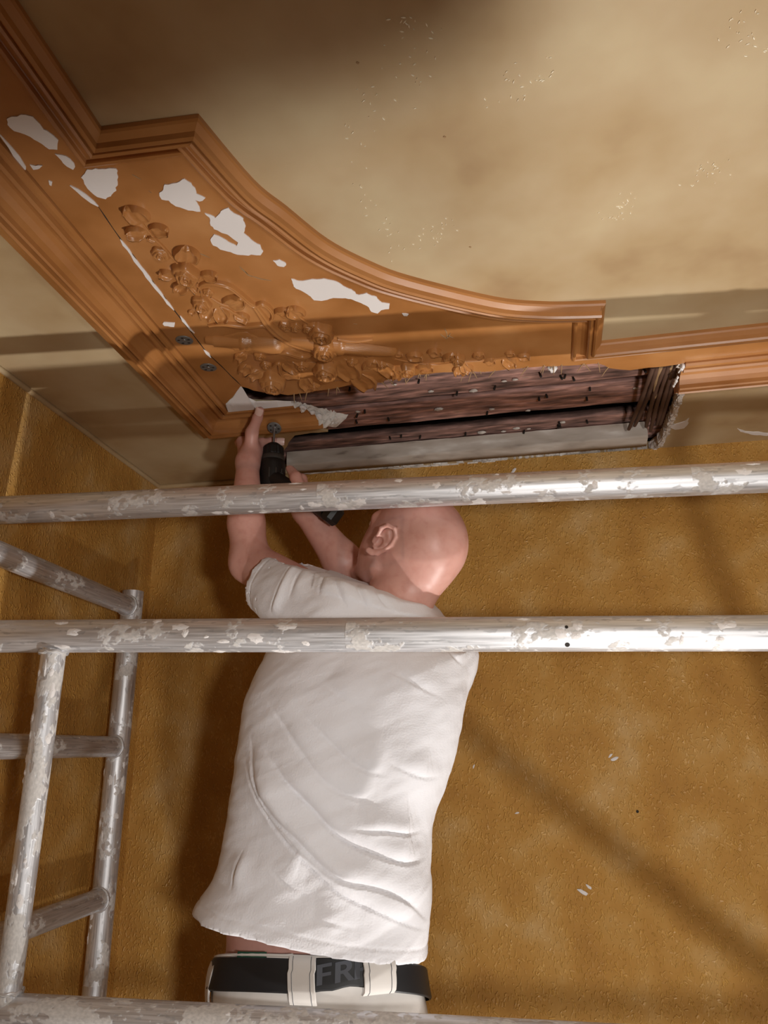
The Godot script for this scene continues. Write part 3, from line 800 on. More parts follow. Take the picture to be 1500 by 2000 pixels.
func pose() -> void:
	shirt_rings = [[2.586, -0.233, -1.375, 0.0795, 0.0571], [2.5543, -0.2526, -1.385, 0.1332, 0.0929], [2.508, -0.255, -1.385, 0.1816, 0.123], [2.4459, -0.2669, -1.375, 0.1952, 0.1362], [2.4017, -0.2747, -1.37, 0.1957, 0.1385], [2.3163, -0.2894, -1.365, 0.1868, 0.1341], [2.234, -0.3084, -1.365, 0.1751, 0.1257], [2.1859, -0.3158, -1.365, 0.1757, 0.1261], [2.1383, -0.3232, -1.368, 0.1825, 0.1292], [2.0915, -0.3341, -1.37, 0.1906, 0.1329], [2.0461, -0.3368, -1.37, 0.1899, 0.1305], [1.9871, -0.3367, -1.37, 0.1873, 0.1287]]
	trouser_rings = [[2.0756, -0.3248, -1.375, 0.1653, 0.1119], [2.0343, -0.3246, -1.375, 0.1645, 0.1114], [2.0083, -0.3266, -1.375, 0.1677, 0.1136], [1.9718, -0.3259, -1.375, 0.1712, 0.1177], [1.929, -0.3232, -1.375, 0.1743, 0.1233], [1.8734, -0.3187, -1.375, 0.1766, 0.1304], [1.819, -0.3173, -1.375, 0.1726, 0.131], [1.7661, -0.3164, -1.375, 0.1618, 0.1194]]
	for r in shirt_rings:
		if r[0] > 2.2:
			body_rings.append([r[0] - 0.01, r[1], r[2], r[3] - 0.022, r[4] - 0.022])
	for r in trouser_rings:
		body_rings.append([r[0], r[1], r[2], r[3] - 0.010, r[4] - 0.010])
	var hip_l := Vector3(-0.385, 1.80, -1.37)
	var hip_r := Vector3(-0.215, 1.80, -1.40)
	var knee_l := Vector3(-0.415, 1.44, -1.42)
	var knee_r := Vector3(-0.17, 1.44, -1.47)
	leg_bones = [[hip_l, knee_l, 0.085, 0.058], [knee_l, Vector3(-0.40, 1.05, -1.36), 0.058, 0.042], [hip_r, knee_r, 0.085, 0.058], [knee_r, Vector3(-0.16, 1.05, -1.42), 0.058, 0.042]]
	# left arm: shoulder, elbow, wrist
	var sh_l := Vector3(-0.3028, 2.5745, -1.345)
	var el_l := Vector3(-0.4953, 2.7014, -1.425)
	var mid_l := Vector3(-0.5101, 2.786, -1.43)
	var wr_l := Vector3(-0.5254, 2.9295, -1.462)
	var sh_r := Vector3(-0.1272, 2.5173, -1.43)
	var el_r := Vector3(-0.2514, 2.6394, -1.5)
	var mid_r := Vector3(-0.3216, 2.711, -1.48)
	var wr_r := Vector3(-0.3948, 2.8119, -1.455)
	arm_bones = [[sh_l, el_l, 0.056, 0.041], [el_l, mid_l, 0.039, 0.0355], [mid_l, wr_l, 0.0355, 0.0225], [sh_r, el_r, 0.056, 0.042], [el_r, mid_r, 0.041, 0.038], [mid_r, wr_r, 0.038, 0.0255]]
	# left hand: the thumb presses the moulding, the first finger lies along it, the others reach over its far edge
	var kn := [Vector3(-0.5099, 2.9858, -1.5), Vector3(-0.5277, 2.9877, -1.508), Vector3(-0.5457, 2.9917, -1.512), Vector3(-0.5588, 2.997, -1.508)]
	hand_l = [[wr_l, Vector3(-0.5244, 2.9589, -1.478), 0.0215, 0.021], [wr_l, kn[0], 0.019, 0.0125], [wr_l, kn[1], 0.018, 0.0125], [wr_l, kn[2], 0.018, 0.012], [wr_l, kn[3], 0.017, 0.0115],
		[Vector3(-0.5228, 2.9479, -1.468), Vector3(-0.5163, 2.9916, -1.452), 0.017, 0.0135], [Vector3(-0.5163, 2.9916, -1.452), Vector3(-0.4992, 3.0157, -1.434), 0.0128, 0.0102, 0.006], [Vector3(-0.4992, 3.0157, -1.434), Vector3(-0.49, 3.0268, -1.421), 0.0104, 0.0088, 0.005],
		[kn[0], Vector3(-0.4929, 2.9956, -1.515), 0.0105, 0.0092, 0.006], [Vector3(-0.4929, 2.9956, -1.515), Vector3(-0.4715, 2.9942, -1.518), 0.0092, 0.0085, 0.005],
		[kn[1], Vector3(-0.5386, 3.0107, -1.545), 0.0105, 0.0092, 0.006], [Vector3(-0.5386, 3.0107, -1.545), Vector3(-0.5478, 3.0141, -1.58), 0.0092, 0.0085, 0.005],
		[kn[2], Vector3(-0.5579, 3.012, -1.545), 0.0100, 0.009, 0.006], [Vector3(-0.5579, 3.012, -1.545), Vector3(-0.5699, 3.0142, -1.58), 0.009, 0.008, 0.005],
		[kn[3], Vector3(-0.5759, 3.0066, -1.535), 0.0092, 0.008, 0.006], [Vector3(-0.5759, 3.0066, -1.535), Vector3(-0.587, 3.0048, -1.56), 0.008, 0.0072, 0.005]]
	# right hand: closed round the grip of the drill, first finger along its body
	hand_r = [[wr_r, Vector3(-0.4063, 2.8434, -1.462), 0.024, 0.024], [wr_r, Vector3(-0.4205, 2.8737, -1.47), 0.022, 0.016],
		[Vector3(-0.402, 2.8424, -1.446), Vector3(-0.4159, 2.8852, -1.452), 0.014, 0.0115], [Vector3(-0.4159, 2.8852, -1.452), Vector3(-0.4351, 2.9121, -1.47), 0.0115, 0.009, 0.006],
		[Vector3(-0.4015, 2.8586, -1.475), Vector3(-0.4138, 2.8958, -1.492), 0.013, 0.010, 0.008], [Vector3(-0.4138, 2.8958, -1.492), Vector3(-0.4411, 2.9171, -1.515), 0.010, 0.009, 0.006],
		[Vector3(-0.3953, 2.842, -1.47), Vector3(-0.4233, 2.8678, -1.51), 0.012, 0.010, 0.008], [Vector3(-0.4233, 2.8678, -1.51), Vector3(-0.4531, 2.871, -1.515), 0.010, 0.0085, 0.006],
		[Vector3(-0.3861, 2.8202, -1.462), Vector3(-0.4119, 2.8411, -1.5), 0.012, 0.0095, 0.008], [Vector3(-0.4119, 2.8411, -1.5), Vector3(-0.441, 2.8426, -1.5), 0.0095, 0.0085, 0.006],
		[Vector3(-0.3787, 2.7993, -1.452), Vector3(-0.3986, 2.8148, -1.486), 0.011, 0.009, 0.008], [Vector3(-0.3986, 2.8148, -1.486), Vector3(-0.4229, 2.8182, -1.486), 0.009, 0.008, 0.006]]
	# the head: turned to the left and tipped back, towards the drill
	var pitch := deg_to_rad(38.0)
	var away := Vector3(-0.809, 0, -0.588)
	head_f = away * cos(pitch) + Vector3.UP * sin(pitch)
	head_u = -away * sin(pitch) + Vector3.UP * cos(pitch)
	head_l = -head_f.cross(head_u)
	head_c = Vector3(-0.1637, 2.7098, -1.372)
	neck_base = Vector3(-0.2109, 2.5726, -1.365)
	ear_c = Vector3(-0.2112, 2.7025, -1.303)
	var en := (head_l * 0.88 - head_f * 0.47).normalized()
	var eu := (head_u * 0.98 - head_f * 0.22)
	eu = (eu - en * eu.dot(en)).normalized()
	ear_fr = Basis(eu.cross(en), eu, en)
	if ear_fr.x.dot(head_f) < 0.0:
		ear_fr.x = -ear_fr.x
	for q in [[0.011, 0.002], [0.014, 0.016], [0.008, 0.028], [-0.006, 0.0315], [-0.0165, 0.022], [-0.0185, 0.006], [-0.015, -0.010], [-0.008, -0.022], [0.001, -0.029], [0.008, -0.030]]:
		helix.append(ep(q[0], q[1], 0.002))
	for q in [[0.001, 0.020], [-0.007, 0.011], [-0.0085, -0.002], [-0.005, -0.013], [0.003, -0.019]]:
		antihelix.append(ep(q[0], q[1], -0.001))
	hem = Plane(Vector3(-0.5371, 2.0887, -1.37), Vector3(-0.3041, 2.0576, -1.245), Vector3(-0.1457, 2.0279, -1.37))
	if hem.normal.y > 0.0:
		hem = Plane(-hem.normal, -hem.d)
	var cn := Vector3(0.30, 0.90, 0.28).normalized()
	collar = Plane(cn, cn.dot(Vector3(-0.197, 2.5984, -1.305)))
	var cd: Vector3 = (Vector3(-0.4953, 2.7014, -1.425) - Vector3(-0.3183, 2.585, -1.35)).normalized()
	cuff = Plane(cd, cd.dot(Vector3(-0.447, 2.6544, -1.405)))
	sleeve = [[Vector3(-0.292, 2.5707, -1.352), Vector3(-0.3745, 2.6153, -1.378), 0.082, 0.074], [Vector3(-0.3745, 2.6153, -1.378), Vector3(-0.4808, 2.677, -1.42), 0.073, 0.060]]


func head_d(p: Vector3) -> float:
	var fr := Basis(head_f, head_u, head_l)
	var d := ell(p, hp(-0.010, 0.014, 0), fr, Vector3(0.101, 0.089, 0.077))
	d = smin(d, ell(p, hp(0.036, -0.042, 0), fr, Vector3(0.066, 0.076, 0.062)), 0.03)
	for s in [-1.0, 1.0]:
		d = smin(d, cap(p, hp(0.004, -0.064, 0.058 * s), hp(0.084, -0.108, 0.012 * s), 0.011, 0.015), 0.016)
		d = smin(d, cap(p, hp(0.080, 0.010, 0.012 * s), hp(0.070, 0.012, 0.046 * s), 0.012, 0.010), 0.015)
		d = maxf(d, -(p.distance_to(hp(0.098, -0.006, 0.032 * s)) - 0.013) - 0.004)
	d = smin(d, cap(p, hp(0.094, -0.004, 0), hp(0.113, -0.042, 0), 0.008, 0.0125), 0.010)
	d = smin(d, cap(p, hp(0.097, -0.072, -0.018), hp(0.097, -0.072, 0.018), 0.006, 0.006), 0.006)
	d = smin(d, cap(p, hp(0.096, -0.083, -0.015), hp(0.096, -0.083, 0.015), 0.0065, 0.0065), 0.006)
	# neck, with the cords that run up behind the ear
	d = smin(d, cap(p, neck_base, hp(-0.026, -0.058, 0), 0.060, 0.052), 0.020)
	d = smin(d, cap(p, neck_base + Vector3(0.012, 0.0, -0.01), hp(-0.056, -0.040, 0), 0.048, 0.040), 0.030)
	return d


func ear_d(p: Vector3) -> float:
	var d := ell(p, ep(-0.001, 0.0, -0.004), ear_fr, Vector3(0.0165, 0.0285, 0.0048))
	d = smin(d, cap(p, ep(0.006, 0.0, -0.008), ep(0.004, -0.012, -0.010), 0.008, 0.007), 0.006)
	for i in helix.size() - 1:
		var r := 0.0036 if i < 7 else 0.0052
		d = smin(d, cap(p, helix[i], helix[i + 1], r, 0.0036 if i < 6 else 0.0055), 0.0025)
	for i in antihelix.size() - 1:
		d = smin(d, cap(p, antihelix[i], antihelix[i + 1], 0.0028, 0.0028), 0.003)
	d = maxf(d, -ell(p, ep(0.0035, -0.006, 0.002), ear_fr, Vector3(0.0075, 0.0105, 0.008)))
	d = smin(d, cap(p, ep(0.0125, -0.004, -0.001), ep(0.0115, -0.012, -0.001), 0.0038, 0.0036), 0.003)
	return d


func trouser_d(p: Vector3) -> float:
	return smin(loft_d(p, trouser_rings), bones_d(p, leg_bones, 0.05), 0.05)


func torso_d(p: Vector3) -> float:
	# the body under the clothes
	return loft_d(p, body_rings)


func skin_d(p: Vector3) -> float:
	var d := bones_d(p, arm_bones, 0.016)
	if p.distance_squared_to(head_c) < 0.09:
		d = smin(d, head_d(p), 0.02)
		if p.distance_squared_to(ear_c) < 0.004:
			d = smin(d, ear_d(p), 0.005)
	if p.distance_squared_to(hand_l[0][1]) < 0.05:
		d = smin(d, bones_d(p, hand_l, 0.012), 0.012)
	if p.distance_squared_to(hand_r[0][1]) < 0.05:
		d = smin(d, bones_d(p, hand_r, 0.012), 0.012)
	if p.y < 2.66:
		d = smin(d, torso_d(p), 0.03)
	if p.y < 2.0:
		d = smin(d, bones_d(p, leg_bones, 0.05) + 0.014, 0.03)
	return d


func shirt_core(p: Vector3) -> float:
	var d := loft_d(p, shirt_rings)
	if p.y > 2.3:
		d = smin(d, bones_d(p, sleeve, 0.03), 0.06)
		d = smin(d, cap(p, arm_bones[3][0], (arm_bones[3][0] as Vector3).lerp(arm_bones[3][1], 0.75), 0.062, 0.060), 0.05)
		d = smin(d, cap(p, neck_base + Vector3(0, -0.01, 0), sleeve[0][0], 0.066, 0.070), 0.05)
		d = smin(d, cap(p, neck_base + Vector3(0, -0.02, 0), (arm_bones[3][0] as Vector3) + Vector3(0, -0.020, 0), 0.052, 0.056), 0.04)
	return d


func shirt_d(p: Vector3) -> float:
	var d := shirt_core(p)
	var h := hem.distance_to(p)
	var inner := maxf(d + 0.011, -(h + 0.09))
	d = maxf(maxf(d, h), -inner)
	if p.y > 2.4:
		d = maxf(d, collar.distance_to(p))
		if p.x < -0.33:
			var c := cuff.distance_to(p)
			d = maxf(d, c)
			d = maxf(d, -maxf(bones_d(p, sleeve, 0.03) + 0.008, -(c + 0.05)))
	return d


# Creases of the shirt: lines on its back (x, y), each with its height and reach; the cloth is raised on one side and sinks on the other.
func creases() -> Array:
	var out := []
	var lines := [
		[0.0075, 0.030, [Vector3(-0.4293, 2.3804, -1.25), Vector3(-0.4045, 2.3015, -1.25), Vector3(-0.3684, 2.2471, -1.25), Vector3(-0.3343, 2.2179, -1.25), Vector3(-0.3008, 2.1864, -1.25), Vector3(-0.2619, 2.1587, -1.25), Vector3(-0.2115, 2.1459, -1.25), Vector3(-0.1714, 2.122, -1.25), Vector3(-0.1406, 2.0809, -1.27)]],
		[0.0060, 0.022, [Vector3(-0.4373, 2.3388, -1.27), Vector3(-0.4036, 2.2831, -1.25), Vector3(-0.3747, 2.241, -1.25), Vector3(-0.3369, 2.2002, -1.25), Vector3(-0.2971, 2.1664, -1.25), Vector3(-0.2616, 2.139, -1.25), Vector3(-0.2145, 2.1153, -1.25), Vector3(-0.1807, 2.0972, -1.25), Vector3(-0.1408, 2.0727, -1.27)]],
		[0.0080, 0.030, [Vector3(-0.4004, 2.3579, -1.25), Vector3(-0.351, 2.3022, -1.24), Vector3(-0.3102, 2.2634, -1.24), Vector3(-0.2769, 2.2285, -1.24), Vector3(-0.2511, 2.2087, -1.24), Vector3(-0.2149, 2.1939, -1.25), Vector3(-0.1755, 2.1791, -1.26), Vector3(-0.1444, 2.1831, -1.29)]],
		[0.0045, 0.030, [Vector3(-0.4034, 2.4335, -1.27), Vector3(-0.3604, 2.3833, -1.25), Vector3(-0.3222, 2.3361, -1.24), Vector3(-0.2949, 2.3056, -1.24), Vector3(-0.2651, 2.2847, -1.24), Vector3(-0.2313, 2.2725, -1.25), Vector3(-0.2007, 2.2662, -1.26)]],
		[0.0045, 0.028, [Vector3(-0.3479, 2.4187, -1.25), Vector3(-0.3033, 2.3765, -1.24), Vector3(-0.2694, 2.3454, -1.24), Vector3(-0.2429, 2.324, -1.24), Vector3(-0.2168, 2.312, -1.24), Vector3(-0.183, 2.3059, -1.25)]],
		[0.0070, 0.022, [Vector3(-0.261, 2.2346, -1.24), Vector3(-0.2291, 2.2292, -1.24), Vector3(-0.1991, 2.2273, -1.25), Vector3(-0.1689, 2.221, -1.26), Vector3(-0.1438, 2.2243, -1.29)]],
		[0.0045, 0.022, [Vector3(-0.1991, 2.3301, -1.25), Vector3(-0.1682, 2.3147, -1.26), Vector3(-0.1382, 2.3035, -1.28), Vector3(-0.1098, 2.3057, -1.31)]],
		[0.0035, 0.030, [Vector3(-0.2007, 2.47, -1.26), Vector3(-0.1671, 2.4548, -1.26), Vector3(-0.1361, 2.438, -1.28), Vector3(-0.0953, 2.4214, -1.31)]],
		[0.0030, 0.030, [Vector3(-0.3007, 2.4475, -1.25), Vector3(-0.2662, 2.4244, -1.25), Vector3(-0.2282, 2.4033, -1.25)]],
		[0.0045, 0.014, [Vector3(-0.4244, 2.1997, -1.28), Vector3(-0.4378, 2.1649, -1.28), Vector3(-0.4436, 2.1338, -1.28)]],
		[0.0030, 0.030, [Vector3(-0.3785, 2.1761, -1.25), Vector3(-0.3513, 2.1509, -1.25), Vector3(-0.3178, 2.1399, -1.24)]],
		[0.0030, 0.026, [Vector3(-0.3056, 2.1021, -1.24), Vector3(-0.2744, 2.099, -1.24), Vector3(-0.2356, 2.0894, -1.24)]],
		[0.0040, 0.018, [Vector3(-0.3507, 2.6713, -1.34), Vector3(-0.3644, 2.6323, -1.32), Vector3(-0.3764, 2.5954, -1.31)]],
		[0.0045, 0.018, [Vector3(-0.3098, 2.6517, -1.34), Vector3(-0.3136, 2.6212, -1.31), Vector3(-0.3156, 2.5955, -1.29)]],
		[0.0055, 0.018, [Vector3(-0.2959, 2.6321, -1.33), Vector3(-0.2815, 2.6027, -1.3), Vector3(-0.2623, 2.5656, -1.28)]],
		[0.0050, 0.016, [Vector3(-0.26, 2.6233, -1.32), Vector3(-0.2449, 2.5935, -1.29), Vector3(-0.2268, 2.5631, -1.27)]],
		[0.0030, 0.016, [Vector3(-0.2305, 2.6149, -1.31), Vector3(-0.2099, 2.5871, -1.29), Vector3(-0.1849, 2.5637, -1.27)]],
		[0.0030, 0.010, [Vector3(-0.3767, 2.6726, -1.35), Vector3(-0.3947, 2.6258, -1.33), Vector3(-0.4166, 2.5778, -1.33)]],
		[0.0040, 0.016, [Vector3(-0.0981, 2.5078, -1.33), Vector3(-0.0914, 2.4938, -1.33), Vector3(-0.0749, 2.4825, -1.34)]]]
	for l in lines:
		var c := []
		for p in l[2]:
			c.append(Vector2(p.x, p.y))
		var smooth := curve_2d(c, 3)
		out.append([l[0], l[1], smooth, Rect2(smooth[0], Vector2.ZERO)])
		var r := Rect2(smooth[0], Vector2.ZERO)
		for p in smooth:
			r = r.expand(p)
		out[-1][3] = r.grow(l[1] * 3.6)
	return out


func crease_at(q: Vector2, list: Array) -> float:
	var sum := 0.0
	for c in list:
		if not (c[3] as Rect2).has_point(q):
			continue
		var line: Array = c[2]
		var best := 1e3
		var side := 1.0
		var t_at := 0.0
		for i in line.size() - 1:
			var a: Vector2 = line[i]
			var ab: Vector2 = line[i + 1] - a
			var t := clampf((q - a).dot(ab) / ab.length_squared(), 0.0, 1.0)
			var d := q.distance_to(a + ab * t)
			if d < best:
				best = d
				side = -signf(ab.cross(q - a))
				t_at = (i + t) / (line.size() - 1)
		var s := best * side           # above the line: positive
		var w: float = c[1]
		var ends := clampf(2.2 * w / ((line[0] as Vector2).distance_to(line[-1]) + 0.001), 0.18, 0.5)
		var fade := smoothstep(0.0, ends, t_at) * smoothstep(1.0, 1.0 - ends, t_at)
		# a sharp crease with a lip over it; under it the cloth swells out again
		var under := maxf(-s, 0.0)
		var low := (1.0 - exp(-under / (w * 0.42))) * exp(-pow(under / (w * 1.5), 2.0)) * 1.5
		var lip := 0.55 * exp(-maxf(s, 0.0) / (w * 0.8))
		sum += c[0] * 1.85 * fade * lerpf(low, lip, smoothstep(-0.0022, 0.0030, s))
	return sum


func worker() -> void:
	pose()
	var man := thing("person", "bald man in white T-shirt and trousers reaching up to the ceiling with a drill", "person", Vector3(-0.3, DECK, -1.4))
	var home := -man.position
	# bare body: one surface, meshed finer at the head, the ear and the hands
	var head_box := AABB(head_c - Vector3(0.16, 0.145, 0.16), Vector3(0.32, 0.32, 0.32))
	var ear_box := AABB(ear_c - Vector3(0.04, 0.042, 0.04), Vector3(0.08, 0.084, 0.08))
	var lb := AABB(hand_l[0][1] - Vector3(0.06, 0.055, 0.14), Vector3(0.14, 0.14, 0.22))
	var rb := AABB(hand_r[0][1] - Vector3(0.06, 0.05, 0.08), Vector3(0.12, 0.12, 0.14))
	var r: Array = nets(skin_d, ear_box, 0.0017)
	r = nets(skin_d, head_box, 0.0042, [ear_box.grow(-0.007)], r[0], r[1])
	r = nets(skin_d, lb, 0.0030, [head_box.grow(-0.012)], r[0], r[1])
	r = nets(skin_d, rb, 0.0032, [lb.grow(-0.009), head_box.grow(-0.012)], r[0], r[1])
	r = nets(skin_d, AABB(Vector3(-0.62, 2.45, -1.60), Vector3(0.52, 0.52, 0.40)), 0.0075, [ear_box.grow(-0.012), head_box.grow(-0.02), lb.grow(-0.02), rb.grow(-0.02)], r[0], r[1])
	r = nets(skin_d, AABB(Vector3(-0.62, 0.99, -1.62), Vector3(0.66, 1.475, 0.46)), 0.014, [], r[0], r[1])
	var body := obj("body", field_mesh(skin_d, r[0], r[1]), M.skin, man)
	body.position = home
	# eyes and nails
	for s in [-1.0, 1.0]:
		var eye := SphereMesh.new()
		eye.radius = 0.0115
		eye.height = 0.023
		var e := obj("eye", eye, M.plaster, body)
		e.position = hp(0.083, -0.006, 0.031 * s)
	for b in [hand_l[7], hand_l[9]]:
		var tip: Vector3 = b[1]
		var d: Vector3 = (b[1] - b[0]).normalized()
		var out := (Vector3(0.1, -0.25, 1.0) - d * Vector3(0.1, -0.25, 1.0).dot(d)).normalized()
		var fr := Basis(d.cross(out).normalized(), d, out)
		var rows := []
		for i in 6:
			var row := []
			for j in 9:
				var a := lerpf(-1.05, 1.05, j / 8.0)
				var y := lerpf(-0.008, 0.0085, i / 5.0)
				var narrow := 1.0 - 0.25 * pow(absf(y) / 0.0085, 3.0)
				var rr: float = b[3] + 0.0012 + (0.0006 if y > 0.004 else 0.0)
				row.append(tip + fr * Vector3(sin(a * narrow) * rr, y, cos(a * narrow) * rr * (1.0 - 0.22 * maxf(0.0, y / 0.0085))))
			rows.append(row)
		obj("fingernail", grid_mesh(rows, false, out), M.nail, body)
	# T-shirt
	var sv: Array = nets(shirt_d, AABB(Vector3(-0.64, 1.97, -1.60), Vector3(0.70, 0.72, 0.48)), 0.0052)
	var pts: PackedVector3Array = sv[0]
	var list := creases()
	var wave := noise(7.0, 3, 77)
	var cloth := noise(22.0, 2, 78)
	var dirs := PackedVector3Array()
	for p in pts:
		var e := 0.004
		var da := shirt_core(p + Vector3(e, -e, -e))
		var db := shirt_core(p + Vector3(-e, -e, e))
		var dc := shirt_core(p + Vector3(-e, e, -e))
		var dd := shirt_core(p + Vector3(e, e, e))
		dirs.append(Vector3(da - db - dc + dd, -da - db + dc + dd, -da + db - dc + dd).normalized())
	# every triangle in four, for finer creases
	var fine := PackedInt32Array()
	var halves := {}
	var six: PackedInt32Array = sv[1]
	for i in range(0, six.size(), 3):
		var m := [0, 0, 0]
		for k in 3:
			var a := six[i + k]
			var b := six[i + (k + 1) % 3]
			var key := mini(a, b) * 1000000 + maxi(a, b)
			if not halves.has(key):
				halves[key] = pts.size()
				pts.append((pts[a] + pts[b]) / 2.0)
				dirs.append((dirs[a] + dirs[b]).normalized())
			m[k] = halves[key]
		fine.append_array([six[i], m[0], m[2], six[i + 1], m[1], m[0], six[i + 2], m[2], m[1], m[0], m[1], m[2]])
	sv[1] = fine
	for i in pts.size():
		var p := pts[i]
		var n := dirs[i]
		var face := smoothstep(-0.15, 0.35, n.z)
		var q := Vector3(p.x + p.y * 0.7, p.y - p.x * 0.4, p.z)
		var move := crease_at(Vector2(p.x, p.y), list) * face if face > 0.0 else 0.0
		move += wave.get_noise_3d(q.x * 0.45, q.y * 1.6, q.z) * 0.0035 + cloth.get_noise_3d(q.x * 0.4, q.y * 1.5, q.z) * 0.0008
		var h := hem.distance_to(p)
		move -= 0.0012 * exp(-pow((h + 0.0205) / 0.0025, 2.0))
		move += 0.010 * smoothstep(-0.06, 0.0, h) * smoothstep(-0.15, -0.5, n.x)
		if p.x < -0.33 and p.y > 2.4:
			move -= 0.0010 * exp(-pow((cuff.distance_to(p) + 0.016) / 0.0022, 2.0))
		if p.y > 2.4 and p.x > -0.33:
			move += 0.0022 * smoothstep(-0.020, -0.017, collar.distance_to(p))
		pts[i] = p + n * move
	var shirt := obj("t_shirt", smooth_nets(pts, sv[1]), M.shirt, man)
	shirt.position = home
	shirt.set_meta("label", "creased white T-shirt")
	# trousers
	var top_y: float = (Vector3(-0.3133, 2.0519, -1.245)).y + 0.005
	var cut_trousers := func(p: Vector3) -> float: return maxf(trouser_d(p), p.y - top_y + 0.32 * maxf(0.0, -1.245 - p.z))
	var tv: Array = nets(cut_trousers, AABB(Vector3(-0.60, 1.04, -1.62), Vector3(0.66, 1.04, 0.46)), 0.009)
	var tp: PackedVector3Array = tv[0]
	for i in tp.size():
		var p := tp[i]
		tp[i] = p + Vector3(p.x + 0.3, 0, p.z + 1.38).normalized() * (wave.get_noise_3d(p.x * 0.6, p.y * 1.6, p.z + 5.0) * 0.005)
	var tr := obj("trousers", smooth_nets(tp, tv[1]), M.cloth, man)
	tr.position = home
	waist(tr)
	for s in [-1.0, 1.0]:
		var ank: Vector3 = leg_bones[1][1] if s < 0 else leg_bones[3][1]
		var d := Vector3(-0.55, 0, -0.83).normalized()
		var boot: Array = [[ank + Vector3(0, 0.06, 0), ank + Vector3(0, -0.02, 0), 0.052, 0.050], [ank - d * 0.03 + Vector3(0, -0.038, 0), ank + d * 0.15 + Vector3(0, -0.044, 0), 0.040, 0.034]]
		var bf := func(p: Vector3) -> float: return maxf(bones_d(p, boot, 0.04), DECK - p.y)
		var bv: Array = nets(bf, AABB(ank - Vector3(0.24, 0.085, 0.24), Vector3(0.48, 0.21, 0.48)), 0.009)
		obj("boot", smooth_nets(bv[0], bv[1]), M.boot, man).position = home


func smooth_nets(v: PackedVector3Array, ix: PackedInt32Array) -> ArrayMesh:
	return smooth_mesh(v, ix)


# Points round the waist, on the trousers' rings, at a height that may change with the angle.
func waist_point(a: float, y: float, out: float) -> Vector3:
	var c := Vector3(-0.30, y, -1.375)
	for r in trouser_rings:
		if y >= r[0] or r == trouser_rings[-1]:
			c = Vector3(r[1], y, r[2])
			break
	var d := Vector3(sin(a), 0, cos(a))
	var lo := 0.02
	var hi := 0.35
	for i in 18:
		var m := (lo + hi) / 2.0
		if trouser_d(c + d * m) < out:
			lo = m
		else:
			hi = m
	return c + d * lo


# The belt line sinks towards the front: it is lower where it is farther from the camera.
func belt_point(a: float, y: float, out: float) -> Vector3:
	var p := waist_point(a, y, out)
	return waist_point(a, y - 0.32 * maxf(0.0, -1.245 - p.z), out)


func angle_of(p: Vector3) -> float:
	return atan2(p.x - trouser_rings[3][1], p.z - trouser_rings[3][2])


